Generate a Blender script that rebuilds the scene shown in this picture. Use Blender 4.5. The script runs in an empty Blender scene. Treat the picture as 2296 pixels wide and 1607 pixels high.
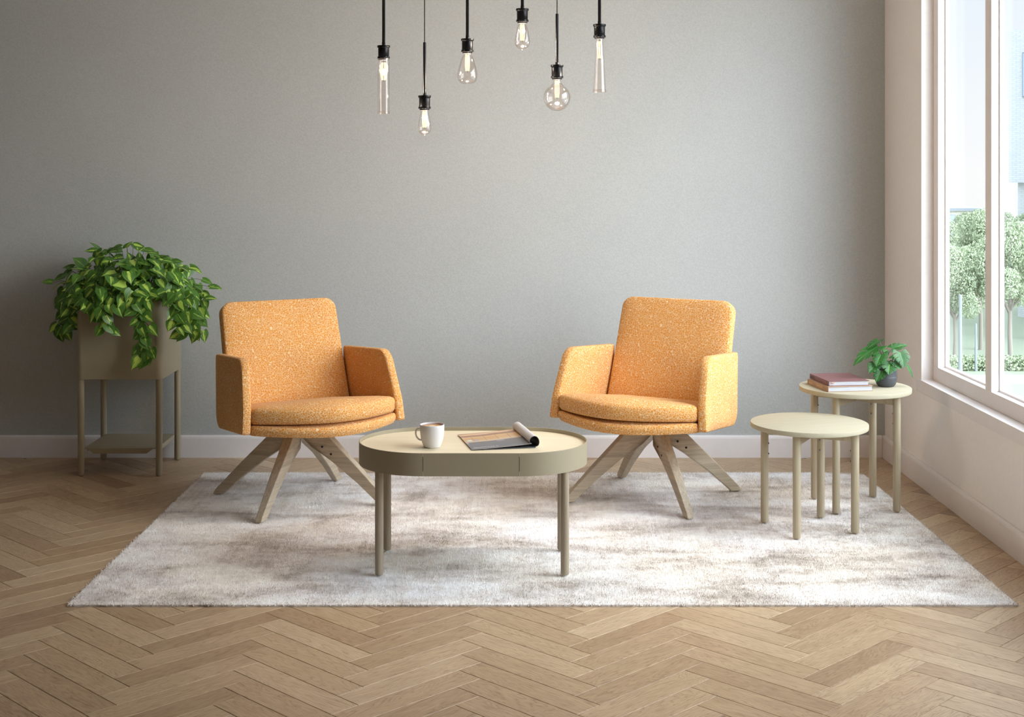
import bpy, bmesh, math, random
import numpy as np
from mathutils import Vector, Matrix, noise as mnoise

# ------------------------------------------------------------------ camera, world, light, exposure
S = bpy.context.scene
C = S.collection
FPX, CX, CY, EYE = 3090.0, 1141.0, 385.0, 1.4
cam_d = bpy.data.cameras.new('camera'); cam = bpy.data.objects.new('camera', cam_d); C.objects.link(cam)
cam.location = (0, 0, EYE); cam.rotation_euler = (math.pi/2, 0, 0)
cam_d.sensor_fit = 'HORIZONTAL'; cam_d.sensor_width = 36.0
cam_d.lens = FPX/2296.0*36.0
cam_d.shift_x = (1148.0-CX)/2296.0
cam_d.shift_y = -(803.5-CY)/2296.0
cam_d.clip_end = 500; cam_d.clip_start = 0.02
S.camera = cam
S.view_settings.view_transform = 'Standard'
S.view_settings.look = 'None'
S.view_settings.exposure = 0.0
S.view_settings.gamma = 1.0
S.view_settings.use_curve_mapping = False

W = bpy.data.worlds.new('world'); S.world = W; W.use_nodes = True
wn = W.node_tree; wn.nodes.clear()
w_out = wn.nodes.new('ShaderNodeOutputWorld'); w_bg = wn.nodes.new('ShaderNodeBackground')
w_tc = wn.nodes.new('ShaderNodeTexCoord'); w_sep = wn.nodes.new('ShaderNodeSeparateXYZ')
wn.links.new(w_tc.outputs['Generated'], w_sep.inputs[0])
w_col = wn.nodes.new('ShaderNodeValToRGB')
w_col.color_ramp.elements[0].position = 0.0; w_col.color_ramp.elements[0].color = (1.0, 1.0, 1.0, 1)
w_col.color_ramp.elements[1].position = 0.14; w_col.color_ramp.elements[1].color = (0.84, 0.92, 1.0, 1)
_e = w_col.color_ramp.elements.new(0.4); _e.color = (0.76, 0.88, 1.0, 1)
wn.links.new(w_sep.outputs['Z'], w_col.inputs[0])
w_str = wn.nodes.new('ShaderNodeMapRange'); w_str.interpolation_type = 'SMOOTHSTEP'
w_str.inputs['From Min'].default_value = 0.14; w_str.inputs['From Max'].default_value = 0.6
w_str.inputs['To Min'].default_value = 1.06; w_str.inputs['To Max'].default_value = 3.0
wn.links.new(w_sep.outputs['Z'], w_str.inputs['Value'])
wn.links.new(w_col.outputs[0], w_bg.inputs['Color']); 
# sky lobe added to light the back wall, high over the camera's right shoulder
GLOW = Vector((0.72, -0.60, 0.42)).normalized()
w_dot = wn.nodes.new('ShaderNodeVectorMath'); w_dot.operation = 'DOT_PRODUCT'; w_dot.inputs[1].default_value = GLOW
wn.links.new(w_tc.outputs['Generated'], w_dot.inputs[0])
w_gl = wn.nodes.new('ShaderNodeMapRange'); w_gl.interpolation_type = 'SMOOTHSTEP'
w_gl.inputs['From Min'].default_value = 0.62; w_gl.inputs['From Max'].default_value = 1.0
w_gl.inputs['To Min'].default_value = 0.0; w_gl.inputs['To Max'].default_value = 9.4
wn.links.new(w_dot.outputs['Value'], w_gl.inputs['Value'])
w_add = wn.nodes.new('ShaderNodeMath'); w_add.operation = 'ADD'
wn.links.new(w_str.outputs[0], w_add.inputs[0]); wn.links.new(w_gl.outputs[0], w_add.inputs[1]); wn.links.new(w_add.outputs[0], w_bg.inputs['Strength'])
wn.links.new(w_bg.outputs[0], w_out.inputs[0])
W.cycles.sampling_method = 'MANUAL'; W.cycles.sample_map_resolution = 512

def sun(name, direction, strength, angle, color):
    L = bpy.data.lights.new(name, 'SUN'); L.energy = strength; L.angle = math.radians(angle); L.color = color
    o = bpy.data.objects.new(name, L); C.objects.link(o)
    o.rotation_euler = Vector(direction).to_track_quat('-Z', 'Y').to_euler(); o.location = (8, 0, 8)
    return o
sun('sun', (-1.0, 0.03, -1.00), 1.6, 26, (1.0, 0.99, 0.98))

# ------------------------------------------------------------------ helpers
PI = math.pi
def props(o, label=None, cat=None, group=None, kind=None):
    if label: o['label'] = label
    if cat: o['category'] = cat
    if group: o['group'] = group
    if kind: o['kind'] = kind
    return o
def empty(name, loc, rz=0.0, label=None, cat=None, group=None, kind=None):
    o = bpy.data.objects.new(name, None); C.objects.link(o); o.empty_display_size = 0.05
    o.location = loc; o.rotation_euler = (0, 0, rz)
    return props(o, label, cat, group, kind)
def obj(name, bm, mat, parent=None, smooth=True, bevel=0, segs=3, angle=40, subsurf=0, solid=0):
    me = bpy.data.meshes.new(name)
    bmesh.ops.recalc_face_normals(bm, faces=bm.faces[:])
    bm.to_mesh(me); bm.free()
    return mobj(name, me, mat, parent, smooth, bevel, segs, angle, subsurf, solid)
def mobj(name, me, mat, parent=None, smooth=True, bevel=0, segs=3, angle=40, subsurf=0, solid=0):
    for m in (mat if isinstance(mat, (list, tuple)) else [mat]):
        me.materials.append(m)
    o = bpy.data.objects.new(name, me); C.objects.link(o)
    if parent: o.parent = parent
    if smooth:
        me.shade_smooth()
        if not bevel: me.set_sharp_from_angle(angle=math.radians(48))
    if solid:
        m = o.modifiers.new('solid', 'SOLIDIFY'); m.thickness = solid; m.offset = 0
    if bevel:
        m = o.modifiers.new('bevel', 'BEVEL'); m.width = bevel; m.segments = segs
        m.limit_method = 'ANGLE'; m.angle_limit = math.radians(angle); m.harden_normals = True
    if subsurf:
        m = o.modifiers.new('sub', 'SUBSURF'); m.levels = subsurf; m.render_levels = subsurf
    return o
def box(bm, c, s, rot=None):
    M = Matrix.Translation(c) @ (rot.to_4x4() if rot is not None else Matrix.Identity(4)) @ Matrix.Diagonal((s[0], s[1], s[2], 1))
    return bmesh.ops.create_cube(bm, size=1.0, matrix=M)['verts']
def boxmm(bm, a, b):
    return box(bm, [(a[i]+b[i])/2 for i in range(3)], [abs(b[i]-a[i]) for i in range(3)])
def lathe(bm, prof, c=(0, 0, 0), seg=48, mat=0):
    rings = []
    for r, z in prof:
        if r < 1e-6:
            rings.append([bm.verts.new((c[0], c[1], c[2]+z))])
        else:
            rings.append([bm.verts.new((c[0]+r*math.cos(2*PI*k/seg), c[1]+r*math.sin(2*PI*k/seg), c[2]+z)) for k in range(seg)])
    for a, b in zip(rings[:-1], rings[1:]):
        for k in range(seg):
            k2 = (k+1) % seg
            if len(a) == 1 and len(b) == 1: continue
            if len(a) == 1: f = bm.faces.new((a[0], b[k2], b[k]))
            elif len(b) == 1: f = bm.faces.new((a[k], a[k2], b[0]))
            else: f = bm.faces.new((a[k], a[k2], b[k2], b[k]))
            f.material_index = mat
def tube(bm, pts, rad, seg=8, cap=True):
    pts = [Vector(p) for p in pts]; n = len(pts)
    rads = rad if isinstance(rad, (list, tuple)) else [rad]*n
    rings = []
    up = None
    for i, p in enumerate(pts):
        t = (pts[min(i+1, n-1)]-pts[max(i-1, 0)]).normalized()
        if up is None:
            up = Vector((0, 0, 1)) if abs(t.z) < 0.9 else Vector((0, 1, 0))
        x = t.cross(up).normalized(); y = x.cross(t).normalized(); up = y
        rings.append([bm.verts.new(p+rads[i]*(math.cos(2*PI*k/seg)*x+math.sin(2*PI*k/seg)*y)) for k in range(seg)])
    for a, b in zip(rings[:-1], rings[1:]):
        for k in range(seg):
            bm.faces.new((a[k], a[(k+1) % seg], b[(k+1) % seg], b[k]))
    if cap:
        bm.faces.new(rings[0]); bm.faces.new(rings[-1])
def prism(bm, poly, h0, h1, fn=None):
    """extrude 2-D polygon; fn(u, v, h) -> 3-D"""
    fn = fn or (lambda u, v, h: (u, v, h))
    a = [bm.verts.new(fn(u, v, h0)) for u, v in poly]; b = [bm.verts.new(fn(u, v, h1)) for u, v in poly]
    n = len(poly)
    bm.faces.new(a[::-1]); bm.faces.new(b)
    for i in range(n):
        bm.faces.new((a[i], a[(i+1) % n], b[(i+1) % n], b[i]))
def round_poly(pts, rad, seg=6):
    out = []; n = len(pts)
    rads = rad if isinstance(rad, (list, tuple)) else [rad]*n
    for i in range(n):
        p = Vector(pts[i]); a = Vector(pts[i-1]); b = Vector(pts[(i+1) % n]); r = rads[i]
        if r <= 0: out.append(tuple(p)); continue
        u = (a-p).normalized(); v = (b-p).normalized()
        ang = u.angle(v); d = min(r/math.tan(ang/2), (a-p).length*0.49, (b-p).length*0.49); rr = d*math.tan(ang/2)
        c = p+(u+v).normalized()*(rr/math.sin(ang/2))
        s = p+u*d-c; e = p+v*d-c
        a0 = math.atan2(s.y, s.x); a1 = math.atan2(e.y, e.x); da = (a1-a0+PI) % (2*PI)-PI
        for k in range(seg+1):
            t = a0+da*k/seg; out.append((c.x+rr*math.cos(t), c.y+rr*math.sin(t)))
    return out
def smooth_pts(pts, n=8):
    """catmull-rom"""
    P = [Vector(p) for p in pts]; P = [P[0]*2-P[1]]+P+[P[-1]*2-P[-2]]; out = []
    for i in range(1, len(P)-2):
        for k in range(n):
            t = k/n
            out.append(0.5*((2*P[i])+(P[i+1]-P[i-1])*t+(2*P[i-1]-5*P[i]+4*P[i+1]-P[i+2])*t*t+(3*P[i]-P[i-1]-3*P[i+1]+P[i+2])*t**3))
    out.append(P[-2]); return out
def copy_tree(o, parent=None):
    c = o.copy(); C.objects.link(c)
    if parent is not None: c.parent = parent
    for ch in list(o.children): copy_tree(ch, c)
    return c
def srgb(r, g, b):
    f = lambda c: (c/255/12.92) if c/255 <= 0.04045 else ((c/255+0.055)/1.055)**2.4
    return (f(r), f(g), f(b), 1)

# ------------------------------------------------------------------ materials
class NT:
    def __init__(s, name):
        s.m = bpy.data.materials.new(name); s.m.use_nodes = True; s.t = s.m.node_tree; s.n = s.t.nodes; s.l = s.t.links
        s.b = s.n['Principled BSDF']
    def new(s, t, **k):
        o = s.n.new(t)
        for a, v in k.items():
            if a.startswith('i_'): o.inputs[a[2:].replace('_', ' ')].default_value = v
            else: setattr(o, a, v)
        return o
    def link(s, a, b): s.l.new(a, b)
    def coord(s, kind='Object', scale=(1, 1, 1), loc=(0, 0, 0), rot=(0, 0, 0)):
        tc = s.new('ShaderNodeTexCoord'); mp = s.new('ShaderNodeMapping')
        mp.inputs['Scale'].default_value = scale; mp.inputs['Location'].default_value = loc; mp.inputs['Rotation'].default_value = rot
        s.link(tc.outputs[kind], mp.inputs[0]); return mp.outputs[0]
    def noise(s, vec, scale, detail=3, rough=0.5, dist=0):
        n = s.new('ShaderNodeTexNoise'); n.inputs['Scale'].default_value = scale; n.inputs['Detail'].default_value = detail
        n.inputs['Roughness'].default_value = rough; n.inputs['Distortion'].default_value = dist
        if vec is not None: s.link(vec, n.inputs['Vector'])
        return n.outputs['Fac']
    def ramp(s, fac, stops, interp='LINEAR'):
        r = s.new('ShaderNodeValToRGB'); r.color_ramp.interpolation = interp
        e = r.color_ramp.elements
        while len(e) < len(stops): e.new(0.5)
        for i, (p, c) in enumerate(stops):
            e[i].position = p; e[i].color = c if len(c) == 4 else (*c, 1)
        s.link(fac, r.inputs[0]); return r.outputs[0]
    def mix(s, fac, a, b, mode='MIX'):
        m = s.new('ShaderNodeMix', data_type='RGBA', blend_type=mode)
        for sock, v in ((m.inputs[0], fac), (m.inputs[6], a), (m.inputs[7], b)):
            if hasattr(v, 'is_linked'): s.link(v, sock)
            else: sock.default_value = v
        return m.outputs[2]
    def math(s, op, a, b=0.0, c=0.0):
        m = s.new('ShaderNodeMath', operation=op)
        for sock, v in zip(m.inputs, (a, b, c)):
            if hasattr(v, 'is_linked'): s.link(v, sock)
            else: sock.default_value = v
        return m.outputs[0]
    def bump(s, h, strength=0.3, dist=0.001):
        b = s.new('ShaderNodeBump'); b.inputs['Strength'].default_value = strength; b.inputs['Distance'].default_value = dist
        s.link(h, b.inputs['Height']); s.link(b.outputs[0], s.b.inputs['Normal']); return b
    def set(s, **k):
        for a, v in k.items():
            i = s.b.inputs[a.replace('_', ' ')]
            if hasattr(v, 'is_linked'): s.link(v, i)
            else: i.default_value = v
        return s
def plain(name, col, rough=0.5, metal=0, coat=0, spec=0.5):
    t = NT(name); t.set(Base_Color=col, Roughness=rough, Metallic=metal)
    t.b.inputs['Specular IOR Level'].default_value = spec
    if coat: t.b.inputs['Coat Weight'].default_value = coat
    return t.m

def mat_wall():
    t = NT('grey_plaster'); v = t.coord('Object')
    n1 = t.noise(v, 1.1, 4, 0.6); n2 = t.noise(v, 160, 3, 0.6)
    c = t.ramp(n1, [(0.3, srgb(176, 179, 176)), (0.7, srgb(184, 186, 183))])
    c = t.mix(0.30, c, t.ramp(n2, [(0.35, srgb(168, 168, 165)), (0.65, srgb(200, 201, 198))]), 'MIX')
    t.set(Base_Color=c, Roughness=0.75); t.bump(n2, 0.55, 0.0012); return t.m
def mat_white(name='white_paint', c=(232, 224, 220)):
    t = NT(name); v = t.coord('Object'); n = t.noise(v, 40, 3)
    t.set(Base_Color=t.ramp(n, [(0.3, srgb(*[x-3 for x in c])), (0.7, srgb(*c))]), Roughness=0.5); t.bump(t.noise(v, 300, 2), 0.08, 0.0005); return t.m
def mat_floor():
    t = NT('oak_herringbone')
    uv = t.new('ShaderNodeUVMap', uv_map='UVMap'); at = t.new('ShaderNodeAttribute', attribute_name='tone')
    mp = t.new('ShaderNodeMapping'); mp.inputs['Scale'].default_value = (1.2, 9, 1); t.link(uv.outputs[0], mp.inputs[0])
    n = t.noise(mp.outputs[0], 2.2, 3, 0.5, 0.6)
    rings = t.math('MULTIPLY', n, 17.0); rings = t.math('FRACT', rings)
    mp2 = t.new('ShaderNodeMapping'); mp2.inputs['Scale'].default_value = (4, 130, 1); t.link(uv.outputs[0], mp2.inputs[0])
    fine = t.noise(mp2.outputs[0], 4, 4, 0.65)
    mp3 = t.new('ShaderNodeMapping'); mp3.inputs['Scale'].default_value = (1.5, 5, 1); t.link(uv.outputs[0], mp3.inputs[0])
    blot = t.noise(mp3.outputs[0], 5, 3, 0.6)
    base = t.ramp(at.outputs['Fac'], [(0.0, srgb(158, 131, 103)), (0.35, srgb(179, 153, 122)), (0.7, srgb(194, 170, 138)), (1.0, srgb(206, 184, 153))])
    g = t.ramp(rings, [(0.0, (0.60, 0.50, 0.43)), (0.14, (0.93, 0.90, 0.88)), (0.6, (1.05, 1.04, 1.03)), (1.0, (0.84, 0.78, 0.73))])
    c = t.mix(0.85, base, g, 'MULTIPLY')
    c = t.mix(0.7, c, t.ramp(fine, [(0.32, (0.58, 0.51, 0.46)), (0.50, (1, 1, 1)), (0.75, (1.10, 1.09, 1.07))]), 'MULTIPLY')
    c = t.mix(0.6, c, t.ramp(blot, [(0.3, (0.84, 0.80, 0.77)), (0.65, (1.04, 1.03, 1.02))]), 'MULTIPLY')
    t.set(Base_Color=c, Roughness=t.ramp(fine, [(0.3, (0.42,)*3), (0.7, (0.34,)*3)])); t.bump(fine, 0.10, 0.0006)
    t.b.inputs['Specular IOR Level'].default_value = 0.4
    return t.m
def mat_wood(name, c1, c2, axis=2, rough=0.5, fine_s=1.0, strength=0.5):
    t = NT(name); sc = [38, 38, 38]; sc[axis] = 1.6
    v = t.coord('Object', scale=sc); n = t.noise(v, 1.5*fine_s, 4, 0.6, 0.8)
    sc2 = [300, 300, 300]; sc2[axis] = 12; f = t.noise(t.coord('Object', scale=sc2), 1.0, 2, 0.5)
    c = t.ramp(n, [(0.3, srgb(*c1)), (0.7, srgb(*c2))])
    c = t.mix(strength, c, t.ramp(f, [(0.3, (0.80, 0.78, 0.76)), (0.6, (1.02, 1.02, 1.02))]), 'MULTIPLY')
    t.set(Base_Color=c, Roughness=rough); t.bump(f, 0.12, 0.0004)
    if name == 'pale_ash_top': t.b.inputs['Specular IOR Level'].default_value = 0.15
    return t.m
def mat_fabric():
    t = NT('orange_crackle_fabric'); v = t.coord('Object')
    nz = t.new('ShaderNodeTexNoise'); nz.inputs['Scale'].default_value = 45; nz.inputs['Detail'].default_value = 2; t.link(v, nz.inputs['Vector'])
    vv = t.new('ShaderNodeVectorMath', operation='MULTIPLY_ADD')
    t.link(nz.outputs['Color'], vv.inputs[0]); vv.inputs[1].default_value = (0.006,)*3; t.link(v, vv.inputs[2])
    def edges(scale, w, vec):
        vo = t.new('ShaderNodeTexVoronoi', feature='DISTANCE_TO_EDGE'); vo.inputs['Scale'].default_value = scale; t.link(vec, vo.inputs['Vector'])
        return t.ramp(vo.outputs['Distance'], [(w*0.55, (1, 1, 1)), (w*1.25, (0, 0, 0))])
    e1 = edges(98, 0.036, vv.outputs[0])
    mp = t.new('ShaderNodeMapping'); mp.inputs['Location'].default_value = (3.1, 1.7, 5.2); mp.inputs['Rotation'].default_value = (0.5, 0.8, 0.3); t.link(v, mp.inputs[0])
    e2 = edges(128, 0.030, mp.outputs[0])
    e = t.mix(1.0, e1, e2, 'LIGHTEN')
    weave = t.noise(v, 900, 1)
    org = t.ramp(t.noise(v, 7, 2), [(0.35, srgb(206, 132, 42)), (0.65, srgb(214, 142, 50))])
    c = t.mix(e, org, srgb(234, 212, 172))
    t.set(Base_Color=c, Roughness=0.9)
    t.b.inputs['Sheen Weight'].default_value = 0.06; t.b.inputs['Sheen Roughness'].default_value = 0.5
    t.b.inputs['Specular IOR Level'].default_value = 0.15
    t.bump(weave, 0.35, 0.0006); return t.m
def mat_rug():
    t = NT('rug_pile'); v = t.coord('Object', scale=(1.0, 2.4, 1.0))
    n1 = t.noise(v, 1.9, 6, 0.66, 0.5); n2 = t.noise(t.coord('Object'), 11, 5, 0.75, 0.5)
    vs = t.coord('Object', scale=(60, 1.1, 1)); st = t.noise(vs, 1.0, 2, 0.6)
    fine = t.noise(t.coord('Object'), 420, 2, 0.7)
    m = t.math('MULTIPLY_ADD', n2, 0.42, t.math('MULTIPLY', n1, 0.68))
    m = t.math('MULTIPLY_ADD', t.math('SUBTRACT', st, 0.5), 0.11, m)
    c = t.ramp(m, [(0.38, srgb(168, 156, 144)), (0.47, srgb(204, 194, 184)), (0.55, srgb(232, 225, 218)), (0.65, srgb(248, 245, 240))])
    warm = t.ramp(t.noise(t.coord('Object', loc=(4, 2, 0)), 1.4, 4, 0.6), [(0.4, (0.99, 1.0, 1.05)), (0.62, (1.03, 0.99, 0.93))])
    c = t.mix(0.8, c, warm, 'MULTIPLY')
    c = t.mix(0.75, c, t.ramp(fine, [(0.3, (0.84, 0.835, 0.82)), (0.55, (1.02, 1.02, 1.03)), (0.75, (1.12, 1.12, 1.13))]), 'MULTIPLY')
    t.set(Base_Color=c, Roughness=0.95); t.b.inputs['Sheen Weight'].default_value = 0.2
    t.b.inputs['Specular IOR Level'].default_value = 0.1
    return t.m
def mat_leaf(name, dark, mid, lime, lime_amt):
    t = NT(name); at = t.new('ShaderNodeAttribute', attribute_name='leafuv'); sep = t.new('ShaderNodeSeparateXYZ'); t.link(at.outputs['Vector'], sep.inputs[0])
    # x: across -1..1, y: along 0..1, z: random per leaf
    ax = t.math('ABSOLUTE', sep.outputs['X'])
    vec = t.new('ShaderNodeVectorMath', operation='MULTIPLY'); t.link(at.outputs['Vector'], vec.inputs[0]); vec.inputs[1].default_value = (3.5, 1.2, 17)
    n = t.noise(vec.outputs[0], 1.6, 4, 0.7)
    band = t.math('SUBTRACT', t.math('ADD', t.math('MULTIPLY', sep.outputs['Z'], lime_amt), t.math('MULTIPLY', t.math('SUBTRACT', n, 0.5), 1.6)), ax)
    k = t.ramp(band, [(0.0, (0, 0, 0)), (0.22, (1, 1, 1))])
    base = t.mix(t.ramp(n, [(0.35, (0, 0, 0)), (0.7, (1, 1, 1))]), dark, mid)
    c = t.mix(k, base, lime)
    rib = t.ramp(ax, [(0.02, (1, 1, 1)), (0.05, (0, 0, 0))])
    c = t.mix(t.math('MULTIPLY', rib, 0.5), c, lime)
    t.set(Base_Color=c, Roughness=0.38); t.b.inputs['Specular IOR Level'].default_value = 0.45
    # some light passes through the blade
    tr = t.new('ShaderNodeBsdfTranslucent'); t.link(c, tr.inputs[0]); mx = t.new('ShaderNodeMixShader'); mx.inputs[0].default_value = 0.25
    t.link(t.b.outputs[0], mx.inputs[1]); t.link(tr.outputs[0], mx.inputs[2]); t.link(mx.outputs[0], t.n['Material Output'].inputs[0])
    return t.m
def mat_glass(name, tint, gloss_lo=0.04, gloss_hi=0.6, rough=0.0, veil=0.0, veil_col=(1, 1, 1, 1)):
    m = bpy.data.materials.new(name); m.use_nodes = True; n = m.node_tree.nodes; l = m.node_tree.links; n.clear()
    out = n.new('ShaderNodeOutputMaterial'); tr = n.new('ShaderNodeBsdfTransparent'); tr.inputs[0].default_value = tint
    gl = n.new('ShaderNodeBsdfGlossy'); gl.inputs['Roughness'].default_value = rough
    lw = n.new('ShaderNodeLayerWeight'); lw.inputs[0].default_value = 0.35
    mr = n.new('ShaderNodeMapRange'); mr.inputs['To Min'].default_value = gloss_lo; mr.inputs['To Max'].default_value = gloss_hi
    l.new(lw.outputs['Facing'], mr.inputs['Value'])
    mx = n.new('ShaderNodeMixShader'); l.new(mr.outputs[0], mx.inputs[0]); l.new(tr.outputs[0], mx.inputs[1]); l.new(gl.outputs[0], mx.inputs[2])
    last = mx
    if veil:
        df = n.new('ShaderNodeBsdfTranslucent'); df.inputs[0].default_value = veil_col
        m2 = n.new('ShaderNodeMixShader'); m2.inputs[0].default_value = veil
        l.new(mx.outputs[0], m2.inputs[1]); l.new(df.outputs[0], m2.inputs[2]); last = m2
    l.new(last.outputs[0], out.inputs[0]); return m
def mat_emit(name, col, strength):
    m = bpy.data.materials.new(name); m.use_nodes = True; n = m.node_tree.nodes; n.clear()
    out = n.new('ShaderNodeOutputMaterial'); e = n.new('ShaderNodeEmission'); e.inputs[0].default_value = col; e.inputs[1].default_value = strength
    m.node_tree.links.new(e.outputs[0], out.inputs[0]); return m

M_WALL = mat_wall(); M_WHITE = mat_white(); M_TRIM = mat_white('white_trim', (236, 229, 226)); M_WARMW = mat_white('warm_white_wall', (246, 239, 234))
M_FLOOR = mat_floor(); M_GAP = plain('floor_joint', srgb(70, 50, 36), 0.9)
M_LEGW = mat_wood('greige_ash', (150, 136, 116), (176, 161, 138), axis=2)
M_TOPW = mat_wood('pale_maple', (222, 205, 172), (232, 217, 186), axis=0, rough=0.42, strength=0.15)
M_SIDETOP = mat_wood('pale_ash_top', (176, 166, 142), (184, 174, 150), axis=0, rough=0.6, strength=0.15)
M_SIDE = mat_wood('pale_ash_legs', (170, 156, 130), (186, 172, 144), axis=2, rough=0.5, strength=0.4)
M_METAL = plain('taupe_powdercoat', srgb(158, 147, 122), 0.42)
M_FABRIC = mat_fabric(); M_RUG = mat_rug()
M_BLACK = plain('black_metal', srgb(30, 30, 32), 0.32, 0.6)
M_GUNMETAL = plain('gunmetal_band', srgb(20, 20, 21), 0.45, 0.3)
M_BULB = mat_glass('bulb_glass', (1.0, 0.955, 0.925, 1), 0.035, 0.60, 0.03)
M_FIL = mat_emit('filament', (1.0, 0.83, 0.50, 1), 1.9)
M_CABLE = plain('black_cable', srgb(16, 16, 17), 0.9, spec=0.1)
M_PANE = mat_glass('window_glass', (0.985, 0.993, 0.995, 1), 0.01, 0.07, 0.0)
M_BOLT = plain('steel_bolt', srgb(120, 120, 118), 0.3, 0.9)
M_HOLE = plain('dark_hole', srgb(35, 30, 25), 0.9)

# ------------------------------------------------------------------ the room
YB, XR, XL, YF, ZC = 6.765, 1.846, -4.8, -3.2, 3.2
def struct(name, bm, mat, parent=None, **k):
    o = obj(name, bm, mat, parent, **k); props(o, kind='structure'); return o
bm = bmesh.new(); boxmm(bm, (XL-0.15, YB, -0.1), (XR+0.2, YB+0.2, ZC)); struct('wall_back', bm, M_WALL, smooth=False)
bm = bmesh.new(); boxmm(bm, (XL-0.15, YF, -0.1), (XL, YB, ZC)); struct('wall_left', bm, M_WALL, smooth=False)
bm = bmesh.new(); boxmm(bm, (XL-0.15, YF-0.15, -0.1), (XR+0.2, YF, ZC)); struct('wall_front', bm, M_WARMW, smooth=False)
bm = bmesh.new(); boxmm(bm, (XL-0.15, YF-0.15, ZC), (XR+0.2, YB+0.2, ZC+0.15)); struct('ceiling', bm, M_WHITE, smooth=False)
WY0, WY1, WZ0, WZ1 = 3.00, 6.167, 0.468, 2.80      # window opening in the right wall
TH = 0.107
bm = bmesh.new()
boxmm(bm, (XR, YF, -0.1), (XR+TH, YB, WZ0)); boxmm(bm, (XR, YF, WZ1), (XR+TH, YB, ZC))
boxmm(bm, (XR, WY1, WZ0), (XR+TH, YB, WZ1)); boxmm(bm, (XR, YF, WZ0), (XR+TH, WY0, WZ1))
struct('wall_right', bm, M_WARMW, smooth=False)
# baseboards with a small rounded top
def baseboard(name, a, b, nrm):
    prof = [(0, -0.012), (0.0165, -0.012), (0.0165, 0.094), (0.0145, 0.103), (0.009, 0.108), (0, 0.108)]
    bm = bmesh.new(); a = Vector(a); b = Vector(b); n = Vector(nrm)
    va = [bm.verts.new(a+n*u+Vector((0, 0, v))) for u, v in prof]; vb = [bm.verts.new(b+n*u+Vector((0, 0, v))) for u, v in prof]
    for i in range(len(prof)-1): bm.faces.new((va[i], va[i+1], vb[i+1], vb[i]))
    bm.faces.new(va); bm.faces.new(vb[::-1])
    struct(name, bm, M_TRIM, smooth=False)
baseboard('baseboard_back', (XL, YB, 0), (XR-0.018, YB, 0), (0, -1, 0))
baseboard('baseboard_right', (XR, YF, 0), (XR, YB, 0), (-1, 0, 0))
baseboard('baseboard_left', (XL, YF, 0), (XL, YB, 0), (1, 0, 0))
# window joinery
win = empty('window_1', (XR, WY1, WZ0), kind='structure')
def wpart(name, bm, mat, **k):
    o = obj(name, bm, mat, None, **k); o.location = -Vector((XR, WY1, WZ0)); o.parent = win; props(o, kind='structure'); return o
FX0, FX1 = 1.900, 1.950
bm = bmesh.new()
boxmm(bm, (FX0, WY1-0.064, WZ0+0.065), (FX1, WY1, WZ1-0.065)); boxmm(bm, (FX0, WY0, WZ0+0.065), (FX1, WY0+0.064, WZ1-0.065))
boxmm(bm, (FX0, WY0, WZ0), (FX1, WY1, WZ0+0.065)); boxmm(bm, (FX0, WY0, WZ1-0.065), (FX1, WY1, WZ1))
wpart('window_frame', bm, M_TRIM, smooth=False, bevel=0.002, segs=2)
pane_edges = []; y = WY1-0.064
while y > WY0+0.4:
    y1 = max(y-0.606, WY0+0.064)
    pane_edges.append((y1, y))
    if y1 > WY0+0.2:
        bm = bmesh.new(); boxmm(bm, (FX0, y1-0.068, WZ0+0.065), (FX1, y1, WZ1-0.065)); wpart('mullion', bm, M_TRIM, smooth=False, bevel=0.002, segs=2)
    y = y1-0.068
for a, b in pane_edges:
    bm = bmesh.new()   # stepped glazing bead
    for u0, u1, d in ((FX0+0.032, FX1-0.001, 0.008),):
        boxmm(bm, (u0, a, WZ0+0.065+d), (u1, a+d, WZ1-0.065-d)); boxmm(bm, (u0, b-d, WZ0+0.065+d), (u1, b, WZ1-0.065-d))
        boxmm(bm, (u0, a, WZ0+0.065), (u1, b, WZ0+0.065+d)); boxmm(bm, (u0, a, WZ1-0.065-d), (u1, b, WZ1-0.065))
    wpart('glazing_bead', bm, M_TRIM, smooth=False)
    bm = bmesh.new(); boxmm(bm, (FX1-0.010, a+0.007, WZ0+0.071), (FX1-0.006, b-0.007, WZ1-0.071)); wpart('window_pane', bm, M_PANE, smooth=False)
bm = bmesh.new(); boxmm(bm, (XR-0.006, WY0-0.06, WZ0-0.053), (XR+0.050, WY1+0.06, WZ0+0.0015)); struct('trim_1', bm, M_TRIM, smooth=False, bevel=0.0015, segs=2)

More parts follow.
